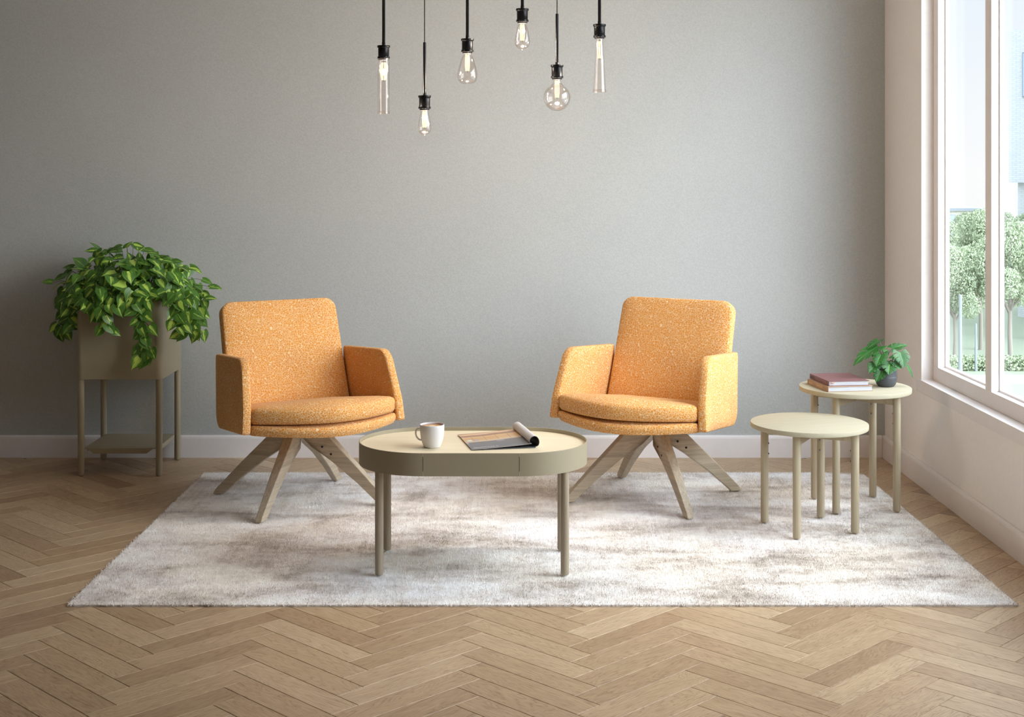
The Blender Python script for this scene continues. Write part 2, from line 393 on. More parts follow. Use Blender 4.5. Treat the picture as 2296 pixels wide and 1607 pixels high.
# herringbone floor: every plank bevelled, with its own grain and tone
def build_floor():
    w, L = 0.0898, 0.449; g = 0.0005; bev = 0.0011
    ang = PI/4
    V = []; Fc = []; UV = []; TN = []; MI = []
    rnd = random.Random(5)
    ox, oy = 0.176, 4.318+0.0+0.0   # fitted to a V joint in the photo
    def plank(cx, cy, a):
        if not (XL-0.13 < cx < XR+0.13 and YF-0.13 < cy < YB+0.13): return
        ca, sa = math.cos(a), math.sin(a)
        hl, hw = L/2-g, w/2-g
        base = len(V); tone = rnd.betavariate(3.4, 3.0); uo = rnd.uniform(0, 50); vo = rnd.uniform(0, 50)
        loc = []
        for (il, z) in ((0, -bev), (bev, 0.0)):
            for sx, sy in ((-1, -1), (1, -1), (1, 1), (-1, 1)):
                loc.append((sx*(hl-il), sy*(hw-il), z))
        # clip at the walls by clamping
        for x, y, z in loc:
            X = cx+x*ca-y*sa; Y = cy+x*sa+y*ca
            V.append((X, Y, z))
        fs = [(4, 5, 6, 7)]+[(i, (i+1) % 4, 4+(i+1) % 4, 4+i) for i in range(4)]
        for f in fs:
            Fc.append([base+i for i in f]); MI.append(0)
            for i in f:
                UV.append((loc[i][0]+uo, loc[i][1]+vo)); TN.append(tone)
    P = w*math.sqrt(2); Q = L*math.sqrt(2)
    # column k zigzags between dir +45 and -45 planks; V joint point J: right ends of the -45 planks
    for k in range(-16, 16):
        for j in range(-80, 80):
            jx = ox+k*Q; jy = oy+j*P
            # plank running up-left from J (direction (-1,1)/sqrt2), lying above the line
            d1 = Vector((-1, 1)).normalized(); n1 = Vector((1, 1)).normalized()
            c1 = Vector((jx, jy))+d1*L/2+n1*w/2*1.0-n1*w*0
            plank(c1.x, c1.y, math.atan2(d1.y, d1.x))
            # plank running up-right, its left end butting against the first one's long side
            d2 = Vector((1, 1)).normalized(); n2 = Vector((-1, 1)).normalized()
            c2 = Vector((jx, jy))+d2*(L/2)-n2*w/2
            plank(c2.x, c2.y, math.atan2(d2.y, d2.x))
    b = len(V)   # sub-floor seen in the joints
    V.extend([(XL-0.1, YF-0.1, -0.0016), (XR+0.1, YF-0.1, -0.0016), (XR+0.1, YB+0.1, -0.0016), (XL-0.1, YB+0.1, -0.0016),
              (XL-0.1, YF-0.1, -0.08), (XR+0.1, YF-0.1, -0.08), (XR+0.1, YB+0.1, -0.08), (XL-0.1, YB+0.1, -0.08)])
    for f in ((0, 1, 2, 3), (4, 7, 6, 5), (0, 4, 5, 1), (1, 5, 6, 2), (2, 6, 7, 3), (3, 7, 4, 0)):
        Fc.append([b+i for i in f]); MI.append(1)
        UV.extend([(0, 0)]*4); TN.extend([0.5]*4)
    me = bpy.data.meshes.new('floor'); me.from_pydata(V, [], Fc)
    me.polygons.foreach_set('material_index', MI)
    uv = me.uv_layers.new(name='UVMap'); uv.data.foreach_set('uv', np.array(UV, dtype=np.float32).ravel())
    at = me.attributes.new('tone', 'FLOAT', 'CORNER'); at.data.foreach_set('value', TN)
    me.materials.append(M_FLOOR); me.materials.append(M_GAP)
    o = bpy.data.objects.new('floor', me); C.objects.link(o); props(o, kind='structure')
build_floor()

# ------------------------------------------------------------------ rug
RT = 0.014   # height of the pile tips; furniture stands at RZ, pressed slightly in
RZ = 0.012
def build_rug():
    x0f, x1f, y0, y1 = -1.426, 1.644, 4.432, 6.39
    x0b, x1b = -1.412, 1.634
    root_z = 0.001
    pts = [(x0f, y0), (x1f, y0), (x1b+0.004, y1-0.03), (x1b-0.06, y1), (x0b, y1)]
    out = round_poly(pts, [0, 0, 0.06, 0.06, 0], 4)
    out = [(q[0]-0.005*math.copysign(1, q[0]-0.1), q[1]-0.005*math.copysign(1, q[1]-5.41)) for q in out]
    bm = bmesh.new(); prism(bm, out, 0.0, 0.0066)
    rug = empty('area_rug', (0.1, 5.4, 0), label='large mottled ivory and taupe shag rug on the herringbone floor', cat='rug')
    b = obj('rug_backing', bm, M_RUG, None, smooth=False); b.location = (-0.1, -5.4, 0); b.parent = rug
    rng = np.random.default_rng(3); N = 330000
    y = rng.uniform(y0, y1, N); t = (y-y0)/(y1-y0)
    x = rng.uniform(0, 1, N)*((x1f-x0f)*(1-t)+(x1b-x0b)*t)+x0f*(1-t)+x0b*t
    keep = ~((x > x1b-0.06) & (y > y1-0.03) & ((x-(x1b-0.06))/0.064+(y-(y1-0.03))/0.03 > 1))
    x, y = x[keep], y[keep]; N = len(x)
    h = rng.uniform(0.008, 0.0145, N); az = rng.uniform(0, 2*np.pi, N); lean = rng.uniform(0.0, 0.006, N); la = rng.uniform(0, 2*np.pi, N)
    wd = rng.uniform(0.0010, 0.0019, N)
    V = np.empty((N, 3, 3), dtype=np.float32)
    V[:, 0] = np.stack([x-wd*np.cos(az), y-wd*np.sin(az), np.full(N, 0.003)], 1)
    V[:, 1] = np.stack([x+wd*np.cos(az), y+wd*np.sin(az), np.full(N, 0.003)], 1)
    V[:, 2] = np.stack([x+lean*np.cos(la), y+lean*np.sin(la), h], 1)
    me = bpy.data.meshes.new('rug_pile'); me.vertices.add(N*3); me.vertices.foreach_set('co', V.ravel())
    me.loops.add(N*3); me.loops.foreach_set('vertex_index', np.arange(N*3, dtype=np.int32))
    me.polygons.add(N); me.polygons.foreach_set('loop_start', np.arange(0, N*3, 3, dtype=np.int32))
    me.update(); me.validate()
    p = mobj('pile', me, M_RUG, None, smooth=False); p.location = (-0.1, -5.4, 0); p.parent = rug; props(p, kind='stuff')
build_rug()

# ------------------------------------------------------------------ lounge chairs
def make_chair(loc, rz, label):
    root = empty('lounge_chair', loc, rz, label, 'chair', 'orange lounge chairs')
    # seat outline (plan), bowed front
    def seat_poly(hw, fr, bow, back, n=24):
        p = [(-hw+2*hw*i/n, -fr-bow*(1-(2*i/n-1)**2)) for i in range(n+1)]
        return p+[(hw*0.86, back), (-hw*0.86, back)]
    def slab(poly, z0, z1, edge, crown=0.0, droop=0.0, bottom_edge=None, tilt=0.145):
        """pillow-like slab from nested offsets of the outline"""
        c = Vector((0, (min(q[1] for q in poly)+max(q[1] for q in poly))/2))
        bm = bmesh.new(); rings = []
        xs = max(abs(q[0]) for q in poly)
        def ring(k, z, cr=0):
            r = []
            for q in poly:
                v = Vector(q)-c; L = v.length; v = v*((L-k)/L); p = c+v
                dz = -droop*(1-(p.x/xs)**2)*max(0, -p.y/0.4)-tilt*(p.y+0.29)
                r.append(bm.verts.new((p.x, p.y, z+cr+dz)))
            rings.append(r)
        be = bottom_edge or edge
        ring(be*1.6, z0); ring(be*0.5, z0+be*0.12); ring(0.0, z0+be*0.9)
        ring(0.0, z1-edge*0.9); ring(edge*0.35, z1-edge*0.25); ring(edge*1.2, z1+crown*0.25)
        for sc_, cf in ((0.80, 0.6), (0.6, 0.85), (0.35, 0.97), (0.15, 1.0)):
            rings.append([bm.verts.new((c.x+(q[0]-c.x)*sc_, c.y+(q[1]-c.y)*sc_, z1+crown*cf-tilt*(c.y+(q[1]-c.y)*sc_+0.29))) for q in poly])
        for a, b in zip(rings[:-1], rings[1:]):
            for i in range(len(a)): bm.faces.new((a[i], a[(i+1) % len(a)], b[(i+1) % len(b)], b[i]))
        bm.faces.new(rings[0][::-1]); bm.faces.new(rings[-1])
        return bm
    P = round_poly(seat_poly(0.316, 0.282, 0.140, 0.15), [0.035 if i in (0, 24) else 0 for i in range(27)], 5)
    obj('seat_base', slab(P, 0.342, 0.386, 0.014, droop=0.020, bottom_edge=0.02, tilt=0.085), M_FABRIC, root)
    P = round_poly(seat_poly(0.312, 0.280, 0.140, 0.17), [0.035 if i in (0, 24) else 0 for i in range(27)], 5)
    obj('seat_cushion', slab(P, 0.388, 0.452, 0.016, crown=0.014, droop=0.016), M_FABRIC, root)
    # backrest: leaning rounded slab
    a = Vector((0.110, 0.385)); b = Vector((0.272, 0.826)); ax = (b-a).normalized(); nr = Vector((ax.y, -ax.x))   # nr points to the rear
    Lb = (b-a).length
    poly = round_poly([(-0.272, 0), (0.272, 0), (0.263, Lb), (-0.263, Lb)], [0.01, 0.01, 0.05, 0.05], 8)
    bm = bmesh.new()
    c2 = Vector((0, Lb/2))
    layers = [(0.012, 0.0, 0.0), (0.004, 0.003, 0), (0.0, 0.010, 0), (0.0, 0.046, 0), (0.004, 0.053, 0), (0.012, 0.056, 0)]
    def place(u, v, t): 
        q = a+ax*v+nr*t; return (u, q.x, q.y)
    rings = []
    inner = []
    for k, t, _ in [(0.10, -0.008, 0), (0.045, -0.005, 0)]+layers:
        r = []
        for u, v in poly:
            d = Vector((u, v))-c2; L = d.length; d = d*((L-k)/L); r.append(bm.verts.new(place(c2.x+d.x, c2.y+d.y, t)))
        rings.append(r)
    for p, q in zip(rings[:-1], rings[1:]):
        for i in range(len(p)): bm.faces.new((p[i], p[(i+1) % len(p)], q[(i+1) % len(q)], q[i]))
    bm.faces.new(rings[0][::-1]); bm.faces.new(rings[-1])
    obj('backrest', bm, M_FABRIC, root)
    # arms: padded side panels, tapering towards the rear
    for s in (-1, 1):
        out = round_poly([(-0.288, 0.350), (-0.278, 0.44), (-0.200, 0.640), (0.206, 0.612), (0.196, 0.300)], [0.012, 0.10, 0.075, 0.012, 0.065], 12)
        cc = Vector((-0.02, 0.47))
        def xo(y, z):   # outer face offset
            t = (y+0.29)/0.49
            return (0.354*(1-t)+0.310*t)-0.020*max(0, (z-0.36)/0.27)*(1-t)
        th = 0.037
        bm = bmesh.new(); rings = []
        for k, tt in ((0.06, 0.0), (0.010, 0.0), (0.0028, 0.0028), (0.0, 0.010), (0.0, th-0.010), (0.0028, th-0.0028), (0.010, th), (0.06, th)):
            r = []
            for y, z in out:
                d = Vector((y, z))-cc; L = d.length; d = d*((L-k)/L); yy, zz = cc.x+d.x, cc.y+d.y
                r.append(bm.verts.new((s*(xo(yy, zz)-tt), yy, zz)))
            rings.append(r)
        for p, q in zip(rings[:-1], rings[1:]):
            for i in range(len(p)): bm.faces.new((p[i], p[(i+1) % len(p)], q[(i+1) % len(q)], q[i]))
        bm.faces.new(rings[0][::-1]); bm.faces.new(rings[-1])
        obj('armrest', bm, M_FABRIC, root)
    # four splayed blade legs
    prof = [(0.362, 0.0), (0.408, 0.0), (0.395, 0.022), (0.280, 0.138), (0.150, 0.262), (0.110, 0.310), (0.004, 0.310), (0.004, 0.262), (0.060, 0.228), (0.150, 0.170), (0.260, 0.088)]
    for q in range(4):
        an = -PI/2+PI/4+q*PI/2
        ca, sa = math.cos(an), math.sin(an)
        bm = bmesh.new(); A = []; B = []
        for r, z in prof:
            hw = 0.0145+0.008*min(1, z/0.3)
            if r < 0.01: hw = 0.004
            A.append(bm.verts.new((r, -hw, z))); B.append(bm.verts.new((r, hw, z)))
        n = len(prof); bm.faces.new(A[::-1]); bm.faces.new(B)
        for i in range(n): bm.faces.new((A[i], A[(i+1) % n], B[(i+1) % n], B[i]))
        leg = obj('leg', bm, M_LEGW2, root, smooth=True, bevel=0.006, segs=3, angle=35); leg.rotation_euler = (0, 0, an); leg.location = (0, 0, 0.0)
        for r, z in ((0.105, 0.232), (0.145, 0.203)):
            bm = bmesh.new(); lathe(bm, [(0.0, 0.0), (0.0046, 0.0), (0.0046, 0.0010), (0, 0.0010)], (0, 0, 0), 16)
            hw = 0.0145+0.008*min(1, z/0.3)
            h = obj('screw_hole', bm, M_HOLE, leg, smooth=False); h.location = (r, -hw+0.0004, z); h.rotation_euler = (PI/2, 0, 0)
    bm = bmesh.new(); lathe(bm, [(0, 0.268), (0.028, 0.268), (0.030, 0.30), (0.030, 0.315), (0, 0.315)], seg=24); obj('swivel_hub', bm, M_GUNMETAL, root, bevel=0.002)
    return root
def mat_wood_radial():
    return mat_wood('grey_ash_blade', (168, 152, 129), (202, 186, 160), axis=0, rough=0.45, fine_s=1.0, strength=0.55)
M_LEGW2 = mat_wood_radial()
PH = math.radians(29.17)
chair = make_chair((0.6175, 5.903, RZ), -PH, 'orange patterned lounge chair on the right, facing left, beside the round side tables')
ch2 = copy_tree(chair); ch2.location = (-0.881, 5.844, RZ); ch2.rotation_euler = (0, 0, PH)
ch2['label'] = 'orange patterned lounge chair on the left, facing right, next to the tall planter'

# ------------------------------------------------------------------ coffee table
def stadium(a, b, n=28):
    s = a-b; p = []
    for k in range(n+1):
        t = -PI/2+PI*k/n; p.append((s+b*math.cos(t), b*math.sin(t)))
    for k in range(n+1):
        t = PI/2+PI*k/n; p.append((-s+b*math.cos(t), b*math.sin(t)))
    return p
TC = (-0.127, 4.907)
ct = empty('coffee_table', (TC[0], TC[1], RZ), label='low oval coffee table with taupe metal rim and pale wood top', cat='table')
TZ = 0.434-RZ   # wood surface, local
bm = bmesh.new()
o_ = stadium(0.4056, 0.2415); i_ = stadium(0.4021, 0.238)
zt, zb = 0.4473-RZ, 0.369-RZ
rows = [[bm.verts.new((x, y, z)) for x, y in o_] for z in (zb, zt)]+[[bm.verts.new((x, y, z)) for x, y in i_] for z in (zt, zb)]
n = len(o_)
for q in range(4):
    a, b = rows[q], rows[(q+1) % 4]
    for i in range(n): bm.faces.new((a[i], a[(i+1) % n], b[(i+1) % n], b[i]))
obj('rim_band', bm, M_METAL, ct, bevel=0.0008, segs=2, angle=50)
bm = bmesh.new(); prism(bm, stadium(0.4018, 0.2377), TZ-0.016, TZ); obj('tabletop', bm, M_TOPW, ct, smooth=False)
M_SEAM = plain('pale_seam', srgb(205, 195, 172), 0.5); M_SEAMD = plain('dark_seam', srgb(70, 62, 50), 0.8)
for x in (-0.1635, 0.1625):
    for z0_, z1_, mm in ((zt-0.012, zt-0.001, M_SEAM), (zb+0.017, zt-0.012, M_SEAMD), (zb+0.001, zb+0.017, M_SEAM)):
        bm = bmesh.new(); boxmm(bm, (x-0.0006, -0.2419, z0_), (x+0.0006, -0.240, z1_)); obj('rim_seam', bm, mm, ct, smooth=False)
bm = bmesh.new(); prism(bm, stadium(0.385, 0.222), TZ-0.030, TZ-0.0165); obj('underframe', bm, M_METAL, ct, smooth=False)
for x in (-0.32, 0.32):
    for y in (-0.157, 0.157):
        bm = bmesh.new()
        lathe(bm, [(0, 0), (0.0115, 0), (0.0138, 0.002), (0.0146, 0.006), (0.0146, TZ-0.031), (0, TZ-0.031)], seg=32)
        leg = obj('leg', bm, M_LEGW, ct); leg.location = (x, y, 0)
        bm = bmesh.new(); tube(bm, [(0, -0.0142, 0), (0, -0.0150, 0)], 0.0013, 10)
        h = obj('screw_hole', bm, M_HOLE, leg, smooth=False); h.location = (0, 0, 0.345)
        if y > 0: h.rotation_euler = (0, 0, math.radians(38 if x < 0 else -38)); 
        else: h.rotation_euler = (0, 0, PI)

# ------------------------------------------------------------------ mug
mug = empty('coffee_mug', (-0.2695, 4.838, 0.4342), label='white ceramic mug of latte standing on the oval coffee table', cat='mug')
bm = bmesh.new()
prof = [(0, 0.002), (0.024, 0.002), (0.026, 0.0), (0.0285, 0.0012), (0.0305, 0.005), (0.035, 0.016), (0.039, 0.029), (0.0415, 0.043), (0.0428, 0.058), (0.0430, 0.070), (0.0428, 0.0785),
        (0.0420, 0.0800), (0.0408, 0.0795), (0.0402, 0.076), (0.0404, 0.06), (0.038, 0.035), (0.032, 0.014), (0.02, 0.006), (0, 0.005)]
lathe(bm, prof, seg=64)
M_CER = plain('white_glaze', srgb(226, 221, 218), 0.28)
obj('cup', bm, M_CER, mug)
bm = bmesh.new()
hp = smooth_pts([(-0.0415, 0, 0.0665), (-0.050, 0, 0.0665), (-0.0560, 0, 0.059), (-0.0575, 0, 0.049), (-0.0545, 0, 0.038), (-0.047, 0, 0.029), (-0.0375, 0, 0.0255)], 6)
tube(bm, hp, [0.0030]*len(hp), 12)
h = obj('handle', bm, M_CER, mug); h.scale = (1, 1.6, 1); h.rotation_euler = (0, 0, math.radians(8))
bm = bmesh.new(); lathe(bm, [(0, 0.0735), (0.0402, 0.0735), (0.0402, 0.070), (0, 0.070)], seg=48)
t = NT('latte'); v = t.coord('Object', scale=(1, 1, 1))
sep = t.new('ShaderNodeSeparateXYZ'); t.link(v, sep.inputs[0])
rr = t.math('SQRT', t.math('ADD', t.math('POWER', t.math('ADD', sep.outputs[0], -0.001), 2.0), t.math('POWER', sep.outputs[1], 2.0)))
nn = t.noise(v, 70, 3, 0.6)
rr2 = t.math('MULTIPLY_ADD', t.math('SUBTRACT', nn, 0.5), 0.012, rr)
t.set(Base_Color=t.ramp(t.math('MULTIPLY', rr2, 24.0), [(0.10, srgb(240, 226, 200)), (0.27, srgb(236, 216, 182)), (0.33, srgb(170, 104, 52)), (0.42, srgb(206, 164, 108)), (0.60, srgb(214, 176, 120)), (0.78, srgb(168, 98, 46)), (0.95, srgb(120, 62, 30))]), Roughness=0.35)
obj('coffee', bm, t.m, mug, smooth=False)

# ------------------------------------------------------------------ magazine
mg = empty('magazine', (-0.129, 4.774, 0.4342), math.radians(11.9), 'magazine with interior photo cover and rolled back pages, on the oval coffee table', 'magazine')
def strip(pts, y0, y1, th, mat, name, parent, thin_uv=True):
    bm = bmesh.new(); uvl = bm.loops.layers.uv.new('UVMap')
    P = [Vector(p) for p in pts]; N = len(P)
    nrm = []
    for i in range(N):
        t_ = (P[min(i+1, N-1)]-P[max(i-1, 0)]).normalized(); nrm.append(Vector((-t_.y, t_.x)))
    cum = [0]
    for i in range(1, N): cum.append(cum[-1]+(P[i]-P[i-1]).length)
    tot = cum[-1]
    top = [[bm.verts.new((P[i].x, y, P[i].y)) for y in (y0, y1)] for i in range(N)]
    bot = [[bm.verts.new((P[i].x-nrm[i].x*th, y, P[i].y-nrm[i].y*th)) for y in (y0, y1)] for i in range(N)]
    for i in range(N-1):
        f = bm.faces.new((top[i][0], top[i+1][0], top[i+1][1], top[i][1]))
        for lp, (u, v) in zip(f.loops, ((cum[i]/tot, 0), (cum[i+1]/tot, 0), (cum[i+1]/tot, 1), (cum[i]/tot, 1))): lp[uvl].uv = (u, v)
        f = bm.faces.new((bot[i][0], bot[i][1], bot[i+1][1], bot[i+1][0])); f.material_index = 1
        for y in (0, 1):
            f = bm.faces.new((top[i][y], top[i+1][y], bot[i+1][y], bot[i][y])); f.material_index = 1
    for i in (0, N-1):
        f = bm.faces.new((top[i][0], top[i][1], bot[i][1], bot[i][0])); f.material_index = 1
    return obj(name, bm, mat, parent)
# cover print: a warm panelled room above a slate floor
t = NT('cover_print'); uv = t.new('ShaderNodeUVMap', uv_map='UVMap'); sep = t.new('ShaderNodeSeparateXYZ'); t.link(uv.outputs[0], sep.inputs[0])
U, Vv = sep.outputs[0], sep.outputs[1]
wob = t.math('MULTIPLY', t.math('SUBTRACT', t.noise(uv.outputs[0], 4, 3), 0.5), 0.05)
vv_ = t.math('ADD', t.math('ADD', Vv, wob), t.math('MULTIPLY', U, -0.05))
band = t.ramp(vv_, [(0.0, srgb(104, 103, 104)), (0.30, srgb(112, 110, 112)), (0.40, srgb(120, 104, 96)), (0.44, srgb(196, 182, 172)), (0.47, srgb(214, 184, 142)), (0.60, srgb(206, 164, 112)), (0.74, srgb(214, 178, 128)), (0.78, srgb(150, 108, 82)), (0.85, srgb(176, 132, 112)), (0.91, srgb(232, 200, 150)), (0.96, srgb(182, 130, 110)), (1.0, srgb(150, 108, 96))])
br = t.new('ShaderNodeTexBrick', offset=0.0); br.inputs['Scale'].default_value = 1.0; br.inputs['Mortar Size'].default_value = 0.006
br.inputs['Brick Width'].default_value = 0.21; br.inputs['Row Height'].default_value = 0.30
br.inputs['Color1'].default_value = (1, 1, 1, 1); br.inputs['Color2'].default_value = (0.93, 0.86, 0.78, 1); br.inputs['Mortar'].default_value = (0.62, 0.45, 0.30, 1)
cv = t.new('ShaderNodeCombineXYZ'); t.link(t.math('ADD', U, 0.04), cv.inputs[0]); t.link(t.math('ADD', vv_, 0.14), cv.inputs[1]); t.link(cv.outputs[0], br.inputs['Vector'])
panel_mask = t.ramp(vv_, [(0.465, (0, 0, 0)), (0.475, (1, 1, 1)), (0.745, (1, 1, 1)), (0.755, (0, 0, 0))])
c = t.mix(panel_mask, band, t.mix(1.0, band, br.outputs['Color'], 'MULTIPLY'))
def rect(u0, u1, v0, v1):
    a = t.math('MULTIPLY', t.math('GREATER_THAN', U, u0), t.math('LESS_THAN', U, u1)); b = t.math('MULTIPLY', t.math('GREATER_THAN', vv_, v0), t.math('LESS_THAN', vv_, v1)); return t.math('MULTIPLY', a, b)
c = t.mix(rect(0.055, 0.135, 0.50, 0.575), c, srgb(196, 212, 216)); c = t.mix(rect(0.17, 0.26, 0.50, 0.58), c, srgb(170, 160, 162))
c = t.mix(rect(0.52, 0.66, 0.34, 0.42), c, srgb(150, 140, 138)); c = t.mix(rect(0.0, 0.04, 0.33, 0.43), c, srgb(178, 160, 148))
t.set(Base_Color=c, Roughness=0.3)
M_COVER = t.m; M_PAPER = plain('magazine_paper', srgb(205, 200, 198), 0.55); M_PAPERD = plain('printed_slate_page', srgb(92, 90, 90), 0.4)
def ramp_z(x0, x1, z0, z1, n=10, sag=0):
    return [(x0+(x1-x0)*i/n, z0+(z1-z0)*(i/n)**1.5+sag*math.sin(PI*i/n)) for i in range(n+1)]
HM = 0.28
strip(ramp_z(0, 0.212, 0.0042, 0.0165), 0, HM, 0.0008, [M_COVER, M_PAPER], 'front_cover', mg)
strip(ramp_z(0.002, 0.214, 0.0031, 0.0150), 0.001, HM-0.001, 0.0006, [M_PAPER, M_PAPERD], 'inner_pages', mg)
strip([(0.04, 0.0026), (0.10, 0.0028), (0.16, 0.0030), (0.205, 0.0032), (0.228, 0.0034)], 0.001, HM-0.001, 0.0022, [M_PAPERD, M_PAPERD], 'lower_pages', mg)
roll = smooth_pts([(0.226, 0.0036), (0.2365, 0.0075), (0.2410, 0.0180), (0.2395, 0.0290), (0.2330, 0.0385), (0.2235, 0.0420), (0.2130, 0.0385), (0.2065, 0.0300), (0.2055, 0.0215), (0.2080, 0.0175), (0.2115, 0.0172)], 5)
strip([(p.x, p.y) for p in roll][::-1], 0.0, HM, 0.0013, [M_PAPER, M_PAPERD], 'rolled_pages', mg)
def text_mesh(name, body, size, mat, parent, loc, rot, ext=0.0, sx=1.0):
    cu = bpy.data.curves.new(name, 'FONT'); cu.body = body; cu.size = size; cu.extrude = ext; cu.resolution_u = 3
    tmp = bpy.data.objects.new('tmp', cu); C.objects.link(tmp)
    me = bpy.data.meshes.new_from_object(tmp.evaluated_get(bpy.context.evaluated_depsgraph_get()))
    bpy.data.objects.remove(tmp); bpy.data.curves.remove(cu)
    o = mobj(name, me, mat, parent, smooth=False); o.location = loc; o.rotation_euler = rot; o.scale = (sx, 1, 1); return o
M_TXT = plain('white_print', srgb(235, 233, 230), 0.6); M_TXT2 = plain('grey_print', srgb(190, 188, 186), 0.6)
def cover_text(name, body, x0, x1, y0, size, mat):
    o = text_mesh(name, body, size, mat, mg, (0, 0, 0), (0, 0, 0)); co = o.data.vertices
    mn = min(v.co.x for v in co); mx = max(v.co.x for v in co)
    for v in co:
        x = x0+(v.co.x-mn)/(mx-mn)*(x1-x0); v.co = (x, y0+v.co.y, 0.0042+0.0123*(x/0.212)**1.5+0.00025)
cover_text('title_text', 'ARCHITECTURE 32', 0.010, 0.100, 0.0200, 0.0165, M_TXT)
cover_text('subtitle_text', 'ART DECO INTERIORS COLLECTION', 0.012, 0.165, 0.0090, 0.0095, M_TXT2)

# ------------------------------------------------------------------ side tables
def side_table(loc, rz, R, height, legsq, label):
    root = empty('side_table', loc, rz, label, 'table', 'round nesting side tables')
    h = height-loc[2]
    bm = bmesh.new(); th = 0.0185
    lathe(bm, [(0, h-th), (R-0.003, h-th), (R-0.0005, h-th+0.0012), (R, h-th+0.003), (R, h-0.002), (R-0.0006, h-0.0006), (R-0.002, h), (0, h)], seg=96)
    obj('tabletop', bm, M_SIDETOP, root)
    a = legsq/2
    for sx, sy in ((-1, -1), (1, -1), (1, 1), (-1, 1)):
        bm = bmesh.new(); lathe(bm, [(0, 0), (0.0125, 0), (0.0148, 0.0015), (0.0155, 0.005), (0.0155, h-th), (0, h-th)], seg=32)
        leg = obj('leg', bm, M_SIDE, root); leg.location = (sx*a, sy*a, 0)
        for z in (h-0.096, h-0.137):
            bm = bmesh.new(); bmesh.ops.create_uvsphere(bm, u_segments=12, v_segments=8, radius=0.0036, matrix=Matrix.Translation((-sx*0.0112, -sy*0.0112, z)))
            obj('bolt', bm, M_BOLT, leg)
    for sgn in (1, -1):
        L = a*2*math.sqrt(2)-0.026
        bm = bmesh.new(); box(bm, (0, 0, h-th-0.021), (L, 0.019, 0.040 if sgn == 1 else 0.0395), Matrix.Rotation(sgn*PI/4, 3, 'Z'))
        obj('cross_rail', bm, M_SIDE, root, smooth=False, bevel=0.001, segs=2)
    return root
side_table((1.173, 5.384, RZ), math.radians(17.9), 0.2265, 0.4215, 0.2525, 'lower round side table of pale wood with a bare top, nearest the camera')
side_table((1.4445, 5.753, RZ), math.radians(6.9), 0.229, 0.505, 0.2575, 'taller round side table of pale wood carrying books and a plant')

# ------------------------------------------------------------------ books
def book(loc, rz, W_, D_, H_, cov, label, spine_txt):
    root = empty('book', loc, rz, label, 'book', 'hardback books on the taller side table')
    cm = plain('book_cloth', cov, 0.6) if not hasattr(cov, 'name') else cov
    bm = bmesh.new(); b = 0.0022
    boxmm(bm, (0.0, 0, 0), (W_, D_, b)); boxmm(bm, (0.0, 0, H_-b), (W_, D_, H_))
    obj('cover', bm, cm, root, smooth=False, bevel=0.0006, segs=2)
    bm = bmesh.new(); boxmm(bm, (-0.0012, 0, 0), (0.0016, D_, H_)); obj('spine', bm, cm, root, smooth=False, bevel=0.0008, segs=2)
    bm = bmesh.new(); boxmm(bm, (0.003, 0.003, b), (W_-0.004, D_-0.003, H_-b)); obj('page_block', bm, M_PAGES, root, smooth=False)
    col, runs = spine_txt
    rn = random.Random(2)
    for y0, y1 in runs:
        bm = bmesh.new(); y = y0
        boxmm(bm, (-0.00135, D_-y1, H_*0.49), (-0.0010, D_-y0, H_*0.51))
        while y < y1:
            z0, z1 = H_*0.28, H_*0.72
            boxmm(bm, (-0.0016, D_-y-0.0015, z0), (-0.0010, D_-y, z1))
            z = rn.choice([z0, (z0+z1)/2, z1]); boxmm(bm, (-0.0016, D_-y-0.0045, z-0.0008), (-0.0010, D_-y, z+0.0008))
            y += 0.0068
        obj('spine_lettering', bm, col, root, smooth=False)
    return root
t = NT('page_edges'); sc = t.coord('Object', scale=(8, 8, 1800)); t.set(Base_Color=t.ramp(t.noise(sc, 1, 1), [(0.3, srgb(172, 171, 174)), (0.7, srgb(200, 200, 204))]), Roughness=0.8); M_PAGES = t.m
t = NT('maroon_cloth'); v = t.coord('Object')
t.set(Base_Color=t.mix(t.ramp(t.noise(v, 60, 3, 0.6), [(0.60, (0, 0, 0)), (0.68, (1, 1, 1))]), srgb(122, 82, 82), srgb(92, 62, 62)), Roughness=0.5); M_MAROON = t.m
book((1.2975, 5.597, 0.5052), math.radians(9.5), 0.193, 0.222, 0.0215, srgb(168, 136, 110), 'tan hardback book at the bottom of the stack, under the maroon book', (plain('cream_foil', srgb(222, 190, 140), 0.4), [(0.02, 0.055), (0.10, 0.165)]))
bk = book((1.3035, 5.613, 0.5268), math.radians(7.5), 0.172, 0.222, 0.0200, M_MAROON, 'dark maroon hardback book lying on top of the tan book', (plain('dark_foil', srgb(52, 46, 50), 0.4), [(0.012, 0.055)]))
bm = bmesh.new(); boxmm(bm, (0.010, -0.004, 0.0128), (0.024, 0.012, 0.0142)); obj('ribbon_marker', bm, plain('coral_ribbon', srgb(236, 150, 110), 0.6), bk, smooth=False)

